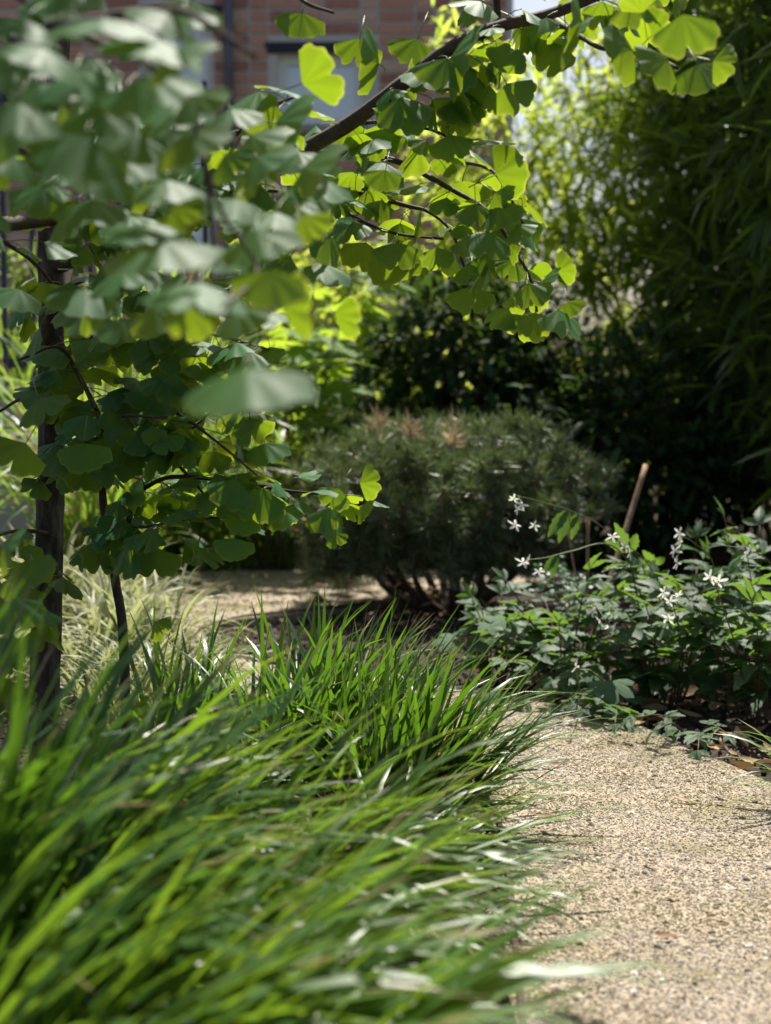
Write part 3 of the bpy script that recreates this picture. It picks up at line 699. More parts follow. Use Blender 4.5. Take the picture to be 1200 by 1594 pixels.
    # leaves placed one by one
    for a in ((733, 446, 2.25, 74, 92, 12, 8, 7), (833, 486, 2.22, 64, 92, 8, -5, 0), (884, 470, 2.2, 46, 75, 25, 20, 4), (842, 440, 2.2, 62, 25, 62, 0, 7),
              (868, 422, 2.2, 50, 340, 35, 0, 4), (365, 838, 2.3, 60, 95, 10, 0, 4), (560, 752, 2.28, 56, 0, 15, 0, 7), (528, 760, 2.3, 58, 120, 15, 10, 0),
              (412, 690, 2.35, 70, 80, 40, 0, 4), (500, 800, 2.3, 54, 95, 25, 15, 1), (380, 800, 2.33, 60, 110, 15, 20, 7), (440, 790, 2.33, 68, 60, 45, 0, 4),
              (560, 790, 2.28, 50, 50, 60, 20, 2), (420, 540, 2.3, 44, 80, 15, 0, 7), (375, 545, 2.33, 56, 30, 45, 0, 4), (520, 830, 2.3, 40, 70, 30, 10, 0),
              (1062, 22, 1.75, 112, 78, 10, 0, 0), (985, 78, 1.95, 92, 160, 35, 0, 4), (1040, 92, 1.95, 90, 140, 30, 0, 7), (1085, 100, 1.95, 92, 75, 30, 5, 4), (1110, 95, 1.9, 62, 20, 25, 0, 7),
              (1015, 55, 1.95, 70, 320, 40, 0, 1), (985, 0, 1.95, 80, 70, 20, 0, 3), (905, 38, 2.0, 92, 185, 68, 0, 4), (880, 60, 2.0, 90, 30, 70, 0, 7), (1000, 20, 1.9, 70, 250, 30, 0, 0),
              (788, 130, 2.15, 82, 62, 5, 0, 7), (776, 112, 2.15, 74, 300, 15, 0, 0), (760, 130, 2.2, 66, 130, 10, 0, 4), (772, 272, 2.2, 84, 340, 20, 0, 4), (770, 300, 2.2, 54, 40, 30, 0, 7),
              (740, 318, 2.2, 66, 90, 30, 0, 0), (760, 360, 2.18, 84, 95, 35, -10, 0), (805, 350, 2.18, 60, 70, 45, 10, 5), (590, 100, 2.15, 96, 185, 62, 0, 4), (700, 92, 2.15, 120, 20, 66, 0, 7),
              (650, 60, 2.2, 80, 110, 20, 0, 7), (560, 60, 2.15, 76, 100, 10, 0, 1), (470, 20, 2.1, 74, 100, 20, 0, 4), (600, 265, 2.2, 60, 100, 15, 0, 4), (700, 210, 2.2, 70, 80, 10, 0, 7),
              (800, 405, 2.2, 56, 110, 20, 0, 0), (790, 380, 2.2, 60, 10, 62, 0, 7), (755, 395, 2.22, 64, 75, 25, 0, 4), (250, 672, 2.4, 90, 60, 50, 0, 7), (240, 968, 2.5, 52, 40, 30, 0, 5)):
        hero(L, *a)
    print('main ginkgo', emit_leaves(root, L))
main_ginkgo()

def near_ginkgo():
    foot = Vector((-.75, 1.75, 0))
    root = thing('ginkgo_tree', foot, 'ginkgo tree reaching in from the left with large blurred leaves close to the camera', 'tree')
    L = []
    b = M['twig']; top = [foot + Vector((0, 0, -.05)), foot + Vector((.02, 0, .5)), foot + Vector((.0, -.03, 1.1)), foot + Vector((.03, -.05, 1.8)), foot + Vector((.02, -.1, 2.4))]
    part('trunk', tube('trunk', catmull(top, 6), .028, .012, M['bark'], 12, .05), root)
    def tw(line, r0, r1, per, size=S * .92, **k): return grow_twigs(root, L, line, r0, r1, b, per, size, **k)
    tw([tuple(top[2] + Vector((0, 0, -.25))), (-120, 362, 1.9), (0, 350, 2.05), (90, 341, 2.15), (180, 330, 2.2), (245, 321, 2.25)], .012, .008, 10, start=.6)
    tw([(0, 345, 2.05), (-60, 340, 1.9), (20, 385, 2.15), (62, 418, 2.3), (100, 470, 2.35)], .004, .0025, 8)
    a = top[3]
    tw([tuple(a), (-60, -60, 1.45), (100, 40, 1.3), (230, 100, 1.22), (300, 180, 1.25), (320, 262, 1.25), (328, 330, 1.25), (334, 385, 1.25)], .004, .0018, 0)
    tw([(-60, -60, 1.45), (60, 20, 1.35), (105, 100, 1.35), (106, 170, 1.35)], .003, .0015, 0)
    tw([tuple(top[2]), (-100, 180, 1.5), (0, 210, 1.55), (60, 250, 1.6), (150, 290, 1.6)], .004, .002, 6)
    tw([(100, 40, 1.3), (200, 20, 1.2), (290, 20, 1.15), (400, 90, 1.15)], .004, .002, 0)
    tw([(300, 180, 1.2), (345, 330, 1.2), (400, 420, 1.25), (345, 480, 1.1)], .002, .0012, 0)
    for i in range(42):                          # unseen crown overhead, shaped to keep the near leaves in shade
        a_ = top[3].lerp(top[4], U(0, 1)); e = Vector((U(-.8, -.08), U(1.35, 2.6), U(1.6, 2.3)))
        tw([tuple(a_), tuple(a_.lerp(e, .5) + Vector((0, 0, .1))), tuple(e)], .006, .002, 24, start=.2)
    # broad flat leaves, margin hanging towards the camera
    H = [(130, 212, 1.15, 150, 92, 48, 0, 4), (150, 165, 1.18, 125, 85, 42, 0, 7), (290, 205, 1.2, 118, 75, 50, 0, 4), (240, 60, 1.1, 150, 80, 62, 0, 4), (270, 75, 1.1, 120, 60, 55, 0, 7),
         (160, 28, 1.1, 160, 85, 66, 0, 4), (230, 115, 1.15, 150, 85, 50, 10, 7), (70, 75, 1.15, 130, 95, 60, 0, 4), (30, 160, 1.15, 140, 95, 50, -10, 7), (120, 110, 1.2, 140, 90, 55, 0, 0),
         (300, 145, 1.2, 110, 60, 48, 10, 0), (40, 30, 1.2, 120, 100, 60, 0, 7), (60, 130, 1.2, 120, 80, 52, 0, 4), (210, 205, 1.25, 110, 100, 50, 0, 0),
         (290, 20, 1.2, 90, 70, 50, 0, 7), (260, 20, 1.15, 110, 110, 60, 0, 4), (190, 250, 1.3, 100, 80, 55, 0, 4), (260, 280, 1.3, 120, 80, 56, 0, 7), (20, 240, 1.35, 90, 110, 55, 0, 4),
         (385, 572, .98, 192, 94, 62, 0, 4), (310, 440, 1.15, 155, 92, 66, 0, 7), (420, 420, 1.2, 110, 80, 30, -10, 4), (300, 480, 1.2, 84, 100, 12, 0, 0), (250, 372, 1.2, 170, 85, 66, 0, 4),
         (230, 345, 1.22, 130, 100, 62, 0, 7), (270, 320, 1.25, 90, 60, 45, 0, 0), (470, 335, 1.35, 80, 60, 25, 0, 2), (440, 300, 1.5, 100, 40, 55, 0, 7), (470, 262, 1.5, 124, 30, 58, 0, 4),
         (400, 245, 1.5, 110, 60, 60, 0, 4), (390, 210, 1.6, 112, 50, 55, 0, 7), (350, 240, 1.5, 90, 70, 50, 0, 0), (430, 190, 1.65, 116, 20, 60, 0, 4), (470, 130, 1.75, 110, 345, 40, 20, 0),
         (430, 330, 1.4, 104, 100, 60, 0, 7), (370, 310, 1.4, 100, 100, 60, 0, 4), (440, 480, 1.25, 120, 20, 55, 20, 2), (360, 170, 1.55, 90, 60, 55, 0, 1), (520, 490, 1.6, 80, 30, 40, 20, 2),
         (100, 250, 1.8, 80, 80, 50, 0, 4), (40, 290, 1.9, 90, 60, 50, 0, 7), (120, 310, 1.9, 70, 110, 40, 0, 5), (150, 470, 2.1, 110, 20, 62, 0, 7), (110, 440, 2.1, 80, 100, 30, 0, 0),
         (30, 450, 2.0, 80, 120, 50, 0, 4), (120, 380, 2.1, 60, 95, 20, 0, 1), (30, 880, 1.75, 96, 60, 45, 0, 4), (5, 850, 1.75, 80, 30, 60, 0, 7), (20, 930, 1.7, 96, 80, 40, 0, 0), (15, 990, 1.7, 80, 100, 40, 0, 4),
         (40, 690, 2.2, 88, 130, 20, 0, 1), (130, 690, 2.25, 80, 80, 25, 0, 4), (60, 620, 2.2, 86, 60, 50, 0, 7), (100, 10, 1.35, 120, 100, 50, 0, 4), (190, 150, 1.4, 110, 70, 55, 0, 7), (300, 0, 1.5, 100, 90, 45, 0, 4),
         (10, 90, 1.35, 120, 80, 55, 0, 4), (150, 90, 1.45, 110, 110, 50, 0, 0), (80, 190, 1.5, 110, 90, 55, 0, 4), (260, 170, 1.45, 110, 80, 50, 0, 7), (230, 270, 1.55, 110, 60, 50, 0, 4), (0, 200, 1.5, 110, 60, 50, 0, 7),
         (330, 380, 1.35, 110, 90, 58, 0, 4), (190, 420, 1.5, 110, 80, 60, 0, 7), (240, 480, 1.5, 90, 95, 40, 0, 4), (370, 480, 1.4, 100, 70, 50, 0, 0), (400, 360, 1.3, 120, 80, 55, 0, 4)]
    for q in H:
        cx, cy, d, w, an, ti, ro, va = q
        hero(L, cx, cy, d, w, an + U(-12, 12), ti - 7 + U(-5, 5), ro + U(-14, 14), va)
    # further near leaves that thicken the same boughs, inside and above the frame
    for _ in range(48):
        hero(L, U(-150, 300), U(-250, 330), U(1.25, 1.9), U(105, 135), 88 + random.gauss(0, 22), U(38, 56), U(-15, 15), random.choice((0, 4, 7, 1)))
    for _ in range(42):
        hero(L, U(130, 500), U(190, 500), U(1.5, 2.2), U(85, 110), 78 + random.gauss(0, 28), U(38, 58), U(-18, 18), random.choice((0, 4, 7, 1)))
    print('near ginkgo', emit_leaves(root, L))
near_ginkgo()

# ------------------------------------------------------------------ bamboo
def lance_mesh(name, wl, mat, curve=.25, nseg=4):
    V, F, u, v = [], [], [], []
    for i in range(nseg + 1):
        t = i / nseg; w = wl * (math.sin(math.pi * (t ** .75)) ** .8 if 0 < t < 1 else .04) / 2
        z = -curve * t * t
        V += [(-w, t, z + w * .3), (0, t, z), (w, t, z + w * .3)]; u += [-1, 0, 1]; v += [t] * 3
    for i in range(nseg):
        b = i * 3; F += [(b, b + 1, b + 4, b + 3), (b + 1, b + 2, b + 5, b + 4)]
    return mesh(name, V, F, [mat], {'u': u, 'v': v})
def bamboo(label, bases, H, mat, nodes, rad, leafL, arch, name='bamboo_hedge', n_ind=300, group='bamboo hedges behind the garden', leaves_per=7, zmin=.08, cr=.006):
    cx = sum(b[0] for b in bases) / len(bases); cy = sum(b[1] for b in bases) / len(bases)
    root = thing(name, (cx, cy, 0), label, 'bamboo', group); me = lance_mesh('bamboo_leaf', .14, mat); ms = []
    for (x, y) in bases:
        h = H * U(.75, 1.1); ar = Vector((arch[0] * U(.3, 1.4), arch[1] * U(.3, 1.4), 0)); w = Vector((U(-.15, .15), U(-.15, .15), 0))
        pts = [Vector((x, y, -.03)) + (ar + w) * (t ** 2) + Vector((0, 0, h * t)) for t in np.linspace(0, 1, 8)]
        part('culm', tube('culm', pts, cr, cr * .3, M['culm'], 6), root)
        for i in range(nodes):
            t = zmin + (1 - zmin) * random.random() ** .9; f = t * 7; k = min(int(f), 6); p = pts[k].lerp(pts[k + 1], f - k)
            a = U(0, 6.283); dr = Vector((math.cos(a), math.sin(a), U(-.1, .6))).normalized(); q = p + dr * (rad * U(.3, 1.0)) - Vector((0, 0, rad * U(0, .3)))
            for _ in range(leaves_per):
                ax = (dr * U(.2, 1) + rnd_dir() * .7 + Vector((0, 0, U(-.6, .25)))).normalized()
                pp = q + rnd_dir() * U(0, .07)
                s = leafL * U(.6, 1.2)
                ms.append(frame(pp, ax, Vector((U(-.5, .5), U(-.5, .5), 1)), (s, s, s)))
    vis = sorted([m for m in ms if in_view(m.translation, 0) and m.translation.z > .2], key=lambda m: proj(m.translation)[2])
    ids = set(id(m) for m in vis[:n_ind])
    for m in vis[:n_ind]: part('leaf', me, root, m)
    part('leaf_mass', big_mesh('leaf_mass', me, [m for m in ms if id(m) not in ids], [mat]), root, kind='stuff')
    print(label, len(ms))
bs = []
for _ in range(84):
    t = random.random(); y = 5.5 + 2.4 * t; x0 = 1.52 - .10 * t
    bs.append((x0 + 1.5 * random.random() ** 1.6, y + U(-.2, .2)))
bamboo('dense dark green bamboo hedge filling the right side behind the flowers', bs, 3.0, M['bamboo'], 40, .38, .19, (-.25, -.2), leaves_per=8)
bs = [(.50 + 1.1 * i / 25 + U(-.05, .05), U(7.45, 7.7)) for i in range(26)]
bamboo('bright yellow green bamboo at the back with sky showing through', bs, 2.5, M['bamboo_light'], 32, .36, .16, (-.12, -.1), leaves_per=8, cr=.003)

# ------------------------------------------------------------------ evergreen shrubs behind the pine
def ovate_mesh(name, wl, mat, nseg=4, curve=.2):
    V, F, u, v = [], [], [], []
    for i in range(nseg + 1):
        t = i / nseg; w = wl * math.sin(math.pi * min(1, t * .96 + .02)) ** .7 / 2; z = -curve * t * t
        V += [(-w, t, z + w * .35), (0, t, z), (w, t, z + w * .35)]; u += [-1, 0, 1]; v += [t] * 3
    for i in range(nseg):
        b = i * 3; F += [(b, b + 1, b + 4, b + 3), (b + 1, b + 2, b + 5, b + 4)]
    return mesh(name, V, F, [mat], {'u': u, 'v': v})
def shrub(name, label, c, rad, n, mat, leafL, wl, n_ind, cat='shrub', group=None, up=.3):
    root = thing(name, (c[0], c[1], 0), label, cat, group); me = ovate_mesh('shrub_leaf', wl, mat); ms = []
    for i in range(10):
        d = rnd_dir(); d.z = abs(d.z) * .6 + .3; e = Vector((c[0] + d.x * rad[0] * .8, c[1] + d.y * rad[1] * .8, c[2] + d.z * rad[2] * .8))
        part('stem', tube('stem', catmull([Vector((c[0], c[1], -.03)), Vector((c[0] + d.x * .1, c[1] + d.y * .1, c[2] * .6)), e], 5), .012, .004, M['twig'], 6), root)
    # leaves in uneven clusters through the volume
    cl = []
    while len(cl) < n // 9:
        d = rnd_dir() * (random.random() ** .35); k = 1 + .22 * mnoise.noise(Vector(d) * 2.5 + Vector((c[0] * 3, 0, 0)))
        p = Vector((c[0] + d.x * rad[0] * k, c[1] + d.y * rad[1] * k, c[2] + d.z * rad[2] * k))
        if p.z > .05: cl.append((p, d))
    for p, d in cl:
        for _ in range(9):
            ax = (d + rnd_dir() * .9 + Vector((0, 0, U(-.4, up)))).normalized(); s = leafL * U(.6, 1.2)
            ms.append(frame(p + rnd_dir() * U(0, leafL), ax, Vector((U(-.4, .4), U(-.6, .2), 1)), (s, s, s)))
    vis = sorted([m for m in ms if in_view(m.translation, 0)], key=lambda m: proj(m.translation)[2]); ids = set(id(m) for m in vis[:n_ind])
    for m in vis[:n_ind]: part('leaf', me, root, m)
    part('leaf_mass', big_mesh('leaf_mass', me, [m for m in ms if id(m) not in ids], [mat]), root, kind='stuff')
    return root
GE = 'evergreen shrubs in the shade behind the pine'
shrub('evergreen_shrub', 'dark evergreen shrub directly behind the pine, below the hanging ginkgo leaves', (.30, 6.7, .62), (.55, .5, .62), 5200, M['evergreen'], .075, .42, 200, group=GE)
shrub('evergreen_shrub', 'dark evergreen shrub at the foot of the bamboo, right of the pine', (.95, 6.4, .45), (.5, .45, .5), 3600, M['evergreen'], .075, .42, 150, group=GE)
shrub('evergreen_shrub', 'dark low shrub behind the reeds left of the pine', (-.75, 7.0, .3), (.6, .35, .4), 2600, M['evergreen'], .075, .42, 80, group=GE)
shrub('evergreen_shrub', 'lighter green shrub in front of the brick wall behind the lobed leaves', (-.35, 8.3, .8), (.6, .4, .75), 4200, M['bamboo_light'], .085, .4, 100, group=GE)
shrub('evergreen_shrub', 'leafy shrub behind the fence at the far left', (-1.9, 7.2, .6), (.8, .5, .65), 3600, M['bamboo'], .085, .4, 60, group=GE)

# ------------------------------------------------------------------ bright lobed plant
def palm_leaf(name, mat, lobes=7, spread=130, depth=.55, teeth=.0, droop=.18, pet=.0):
    V, F, u, v = [(0, 0, 0)], [], [0], [0]; n = lobes * 6; rim = []
    for i in range(n + 1):
        s = -1 + 2 * i / n; th = R(s * spread); ph = (i % 6) / 6
        lob = abs(math.sin(math.pi * i / 6)) ** .8
        big = 1 - .42 * abs(s) ** 1.3
        r = big * ((1 - depth) + depth * lob) * (1 + (teeth if i % 2 else 0))
        for q in (.55, 1.0):
            x, y = math.sin(th) * r * q, math.cos(th) * r * q
            V.append((x, y, -droop * (r * q) ** 2 + .05 * lob * q)); u.append(s); v.append(q)
    for i in range(n):
        a = 1 + i * 2; F += [(0, a + 2, a), (a, a + 2, a + 3, a + 1)]
    return mesh(name, V, F, [mat], {'u': u, 'v': v})
def lobed_plant(name, label, stems, mat, me, size, cat='plant', group=None, smat=None, up=.9):
    root = thing(name, stems[0][0], label, cat, group)
    root.location.z = 0
    for base, tip, leaves in stems:
        pts = catmull([base, base.lerp(tip, .5) + Vector((U(-.02, .02), U(-.02, .02), .03)), tip], 5)
        part('stem', tube('stem', pts, .004 * size / .12, .002 * size / .12, smat or M['stem_red'], 6), root)
        for k in range(leaves):
            t = 1 - .55 * (k / max(1, leaves)); f = t * (len(pts) - 1); i = min(int(f), len(pts) - 2); p = pts[i].lerp(pts[i + 1], f - i)
            a = U(0, 6.283); d = Vector((math.cos(a), math.sin(a), U(0, .5))).normalized(); L = size * U(.5, 1.1); e = p + d * L
            part('leaf_stalk', tube('leaf_stalk', [p, p.lerp(e, .5) + Vector((0, 0, .01)), e], .002, .0015, M['stem_green'], 4), root)
            ax = (d + Vector((0, -.3, U(-.8, .0)))).normalized(); s = size * U(.65, 1.1)
            part('leaf', me, root, frame(e, ax, Vector((U(-.4, .4), U(-.6, .2), up)), (s, s, s)))
    return root
FAT = palm_leaf('lobed_leaf', M['fatsia'], 7, 130, .5)
st = []
for i in range(8):
    b = Vector((-.40 + U(-.1, .1), 6.05 + U(-.08, .08), -.03)); t = P(U(370, 580), U(350, 580), 6.0 + U(-.2, .2)); st.append((b, t, 9))
lobed_plant('lobed_leaf_shrub', 'bright yellow green shrub with large lobed leaves in front of the brick wall', st, M['fatsia'], FAT, .14, 'shrub')

# ------------------------------------------------------------------ mugo pine
def tuft_mesh(seed, nm, bud=True):
    r = random.Random(seed); V, F, fm, u = [], [], [], []
    n = 64
    for i in range(n):
        z = r.uniform(.05, 1); a = r.uniform(0, 6.283); q = math.sqrt(1 - z * z)
        d = Vector((q * math.cos(a), z, q * math.sin(a))); L = r.uniform(.75, 1.1); o = Vector((0, r.uniform(-.35, .25), 0))
        s = d.cross(Vector((r.uniform(-1, 1), r.uniform(-1, 1), r.uniform(-1, 1)))).normalized() * .022
        k = len(V); V += [o + s * .8, o - s * .8, o + d * L * .6 - s, o + d * L * .6 + s, o + d * L]; F += [(k, k + 1, k + 2, k + 3), (k + 3, k + 2, k + 4)]; fm += [0, 0]
    tv, tf = tube_data([Vector((0, -.55, 0)), Vector((0, .1, 0)), Vector((0, .42, 0))], .075, .05, 5); k = len(V)
    V += tv; F += [tuple(i + k for i in f) for f in tf]; fm += [1] * len(tf)
    return mesh('needle_tuft', V, F, [nm, M['twig_dry']], {'u': [0] * len(V), 'v': [0] * len(V)}, fm, smooth=False)
TUFT = [tuft_mesh(i, M['needle']) for i in range(4)]; TUFT_DRY = tuft_mesh(9, M['needle_dry'])
def pine():
    c = Vector((.155, 5.0, .37)); base = Vector((.20, 4.95, -.03))
    root = thing('pine_shrub', (base.x, base.y, 0), 'low rounded pine shrub with grey green needle tufts on its soil bed', 'shrub')
    ends = []
    for i in range(26):
        a = 6.283 * i / 26 + U(-.2, .2); r = U(.45, .9); e = c + Vector((math.cos(a) * .46 * r, math.sin(a) * .40 * r, U(-.12, .1)))
        m = base.lerp(e, .5) + Vector((math.cos(a) * .08, math.sin(a) * .08, -.05))
        part('branch', tube('branch', catmull([base, m, e], 6), .016, .005, M['twig'], 7, .08), root); ends.append(e)
    # dead twigs in the dark below
    for i in range(30):
        a = U(0, 6.283); p = base + Vector((math.cos(a) * U(.05, .3), math.sin(a) * U(.05, .25), U(.05, .15))); q = p + Vector((U(-.15, .15), U(-.15, .1), U(-.08, .12)))
        part('twig', tube('twig', catmull([p, p.lerp(q, .5) + rnd_dir() * .03, q], 4), .003, .0015, M['twig_dry'], 4), root)
    T, n = [], 0
    while n < 600:
        d = rnd_dir()
        if d.z < -.8: continue
        k = 1 + .42 * mnoise.noise(Vector(d) * 2.6 + Vector((4, 0, 0))) + .16 * mnoise.noise(Vector(d) * 7); rr = k * (1 * U(.92, 1.1) if n < 360 else U(.6, .92))
        p = c + Vector((d.x * .44 * rr, d.y * .40 * rr, d.z * (.18 if d.z > 0 else .31) * rr))
        ax = (Vector((d.x * .7, d.y * .7, d.z + .75)) + rnd_dir() * .25).normalized(); s = .062 * U(.7, 1.25)
        T.append((p, frame(p, ax, rnd_dir(), (s, s, s)))); n += 1
    for _ in range(260):                       # low skirt towards the front and the left
        a = U(-3.4, .3); p = Vector((c.x + math.cos(a) * U(.2, .40), c.y + math.sin(a) * U(.18, .36), U(.13, .33)))
        s = .056 * U(.8, 1.2); T.append((p, frame(p, (Vector((math.cos(a), math.sin(a), .5)) + rnd_dir() * .3).normalized(), rnd_dir(), (s, s, s))))
    def near(px, py, k): return sorted(range(len(T)), key=lambda i: math.hypot(proj(T[i][0])[0] - px, proj(T[i][0])[1] - py) + 60 * (proj(T[i][0])[2] - 4.6))[:k]
    dry = set(near(705, 662, 3)) | set(near(590, 668, 2)) | set(near(625, 670, 1))
    order = sorted(range(len(T)), key=lambda i: proj(T[i][0])[2]); rest = []
    for j, i in enumerate(order):
        if i in dry: part('needle_tuft', TUFT_DRY, root, T[i][1], label='tan dry needle tuft')
        elif j < 290: part('needle_tuft', random.choice(TUFT), root, T[i][1])
        else: rest.append(T[i][1])
    part('needle_mass', big_mesh('needle_mass', TUFT[0], rest, [M['needle'], M['twig_dry']], False), root, kind='stuff')
pine()

# ------------------------------------------------------------------ flowering plants on the right
def leaflet(V, F, u, v, ang, L, w, off=(0, 0), seed=0):
    r = random.Random(seed); n = 10; ca, sa = math.cos(R(ang)), math.sin(R(ang)); b = len(V)
    for i in range(n + 1):
        t = i / n; ww = w * math.sin(math.pi * min(.995, max(.02, t ** .85))) ** .9 / 2
        if 0 < i < n: ww *= (1.16 if i % 2 else .90)
        z = -.22 * t * t * L + .02 * math.sin(6 * t + seed)
        for s in (-1, 0, 1):
            x, y = s * ww, t * L + (.02 if s and i % 2 else 0); zz = z + abs(s) * ww * .32
            V.append((off[0] + x * ca + y * sa, off[1] - x * sa + y * ca, zz)); u.append(s * ww / w * 2); v.append(t)
    for i in range(n):
        k = b + i * 3; F += [(k, k + 1, k + 4, k + 3), (k + 1, k + 2, k + 5, k + 4)]
def trifoliate(seed):
    V, F, u, v = [], [], [], []
    leaflet(V, F, u, v, U(-5, 5), 1.0, .40, seed=seed); leaflet(V, F, u, v, 52 + U(-8, 8), .82, .34, seed=seed + 1); leaflet(V, F, u, v, -52 + U(-8, 8), .82, .34, seed=seed + 2)
    return mesh('trifoliate_leaf', V, F, [M['gillenia']], {'u': u, 'v': v})
TRI = [trifoliate(i * 5) for i in range(5)]
def flower_mesh(seed):
    r = random.Random(seed); V, F, u, v = [], [], [], []
    for k in range(5):
        a = 6.283 * k / 5 + r.uniform(-.25, .25); L = r.uniform(.8, 1.1); up = r.uniform(-.1, .5); b = len(V)
        for (t, w) in ((.05, .06), (.45, .17), (.8, .15), (1.0, .03)):
            x, y, z = t * L * math.cos(a), t * L * math.sin(a), up * t - .35 * t * t * r.uniform(.3, 1.2)
            nx, ny = -math.sin(a) * w, math.cos(a) * w
            V += [(x + nx, y + ny, z), (x - nx, y - ny, z)]; u += [-1, 1]; v += [t, t]
        for i in range(3): F.append((b + 2 * i, b + 2 * i + 1, b + 2 * i + 3, b + 2 * i + 2))
    fm = [0] * len(F); tv, tf = tube_data([Vector((0, 0, -.5)), Vector((0, 0, -.2)), Vector((0, 0, .02))], .05, .09, 5); b = len(V)
    V += tv; F += [tuple(i + b for i in f) for f in tf]; fm += [1] * len(tf); u += [0] * len(tv); v += [0] * len(tv)
    return mesh('flower', V, F, [M['petal'], M['stem_red']], {'u': u, 'v': v}, fm)
def single_leaf(seed):
    V, F, u, v = [], [], [], []
    leaflet(V, F, u, v, 0, 1.0, .36, seed=seed); return mesh('toothed_leaf', V, F, [M['gillenia']], {'u': u, 'v': v})
ONE = [single_leaf(3), single_leaf(8)]
FLW = [flower_mesh(i) for i in range(4)]
def gill_stem(root, pts, r0, r1, step, size, start=.25, mat=None, lscale=True):
    ps = catmull(pts, 6); part('stem', tube('stem', ps, r0, r1, mat or M['stem_red'], 5), root)
    tot = sum((b - a).length for a, b in zip(ps[:-1], ps[1:])); n = max(1, int(tot * (1 - start) / step)); a0 = U(0, 6.283)
    for i in range(n + 1):
        t = start + (1 - start) * i / n; f = t * (len(ps) - 1); k = min(int(f), len(ps) - 2); p = ps[k].lerp(ps[k + 1], f - k)
        a = a0 + i * 2.4; d = Vector((math.cos(a), math.sin(a), U(-.25, .45))).normalized()
        if i == n: d = (ps[-1] - ps[-2]).normalized() + Vector((0, 0, -.3))
        s = size * U(.75, 1.15) * (1.1 - .45 * t)
        part('leaf', random.choice(TRI), root, frame(p, d, Vector((U(-.4, .4), U(-.5, .3), 1)), (s, s, s)))
    return ps
def put_flower(root, p, s=.016, face=None):
    d = face or (rnd_dir() + Vector((0, -.8, .3))).normalized()
    q = d.to_track_quat('Z', 'Y').to_matrix().to_4x4(); q.translation = p
    part('flower', random.choice(FLW), root, q @ Matrix.Diagonal((s, s, s, 1)))
GG = 'white star flowered plants beside the gravel path'
def gillenia(base, label, n, H, size, R0, step=.038):
    root = thing('flowering_plant', (base[0], base[1], 0), label, 'plant', GG)
    for i in range(n):
        a = 6.283 * i / n + U(-.4, .4); r = R0 * U(.35, 1.0); b = Vector((base[0] + math.cos(a) * .03, base[1] + math.sin(a) * .03, -.02))
        e = Vector((base[0] + math.cos(a) * r, base[1] + math.sin(a) * r * .9, H * U(.6, 1.05) * (1 - .25 * r / R0)))
        gill_stem(root, [b, b.lerp(e, .45) + Vector((0, 0, .05)), e], .0026, .0012, step, size)
    return root
g1 = gillenia((.40, 3.60), 'white flowered plant by the thin cane with arching flower stems reaching left', 10, .33, .085, .20)
g2 = gillenia((.60, 3.42), 'bushy toothed leaf plant in the middle of the flower bed edge', 12, .34, .10, .22)
g3 = gillenia((.76, 3.22), 'toothed leaf plant leaning over dry leaves at the right edge', 11, .34, .10, .22)
g4 = gillenia((.72, 3.85), 'toothed leaf plant with white flowers in the back of the bed', 12, .38, .085, .24)
g5 = gillenia((.86, 3.62), 'tall toothed leaf plant with flowers rising at the right edge', 12, .44, .09, .25)
g6 = gillenia((.38, 3.40), 'low toothed leaf plant spilling onto the gravel edge', 10, .22, .075, .17)
g7 = gillenia((.27, 3.62), 'small toothed leaf plant at the left end of the flower bed', 9, .24, .075, .15)
GS = 'trailing sprigs over the edge of the gravel'
for (x, y, lab) in ((.47, 3.14, 'low trailing sprig over the gravel edge below the middle plant'), (.58, 2.92, 'low leafy sprig creeping onto the gravel before the dry leaves'), (.40, 3.27, 'short sprig at the gravel edge under the maple shaped leaves')):
    rt = thing('trailing_sprig', (x, y, 0), lab, 'plant', GS)
    for k in range(4):
        a = U(2.4, 5.0); e = Vector((x + math.cos(a) * U(.06, .14), y + math.sin(a) * U(.05, .12), U(.02, .06))); b = Vector((x + U(-.02, .02), y + .05, 0))
        gill_stem(rt, [b, b.lerp(e, .5) + Vector((0, 0, .03)), e], .0016, .0009, .035, .055)
def fstem(root, line, fl, leaves=(), r=.0018):
    ps = catmull([P(*q) for q in line], 6); part('flower_stem', tube('flower_stem', ps, r, r * .5, M['stem_green'], 5), root)
    for (px, py, d) in fl:
        p = P(px, py, d); q = min(ps, key=lambda a: (a - p).length)
        if (q - p).length > .006: part('flower_stalk', tube('flower_stalk', [q, q.lerp(p, .5) + Vector((0, 0, .004)), p], .0007, .0006, M['stem_green'], 4), root)
        put_flower(root, p, .0155 * U(.8, 1.15))
    for (px, py, d, s) in leaves:
        p = P(px, py, d); q = min(ps, key=lambda a: (a - p).length)
        [part('leaf', random.choice(ONE), root, frame(q, Vector((dx, -.3, -1)), Vector((.4 * dx, -1, .3)), (s, s, s))) for dx in (-.9, -.35)]
fstem(g1, [(1010, 980, 3.62), (1000, 880, 3.55), (940, 822, 3.4), (893, 797, 3.32), (845, 782, 3.28), (806, 772, 3.25)], [(800, 776, 3.25), (806, 793, 3.25), (802, 818, 3.26), (832, 818, 3.27), (812, 786, 3.24)], [(880, 815, 3.3, .07), (905, 800, 3.32, .055)])
fstem(g1, [(1000, 900, 3.55), (950, 848, 3.42), (890, 858, 3.35), (850, 868, 3.3), (818, 872, 3.28)], [(814, 876, 3.28), (838, 890, 3.29), (822, 872, 3.28)], [(870, 872, 3.32, .05)])
fstem(g1, [(940, 1000, 3.6), (930, 960, 3.4), (920, 935, 3.3)], [(922, 952, 3.2), (932, 966, 3.2), (948, 975, 3.18)])
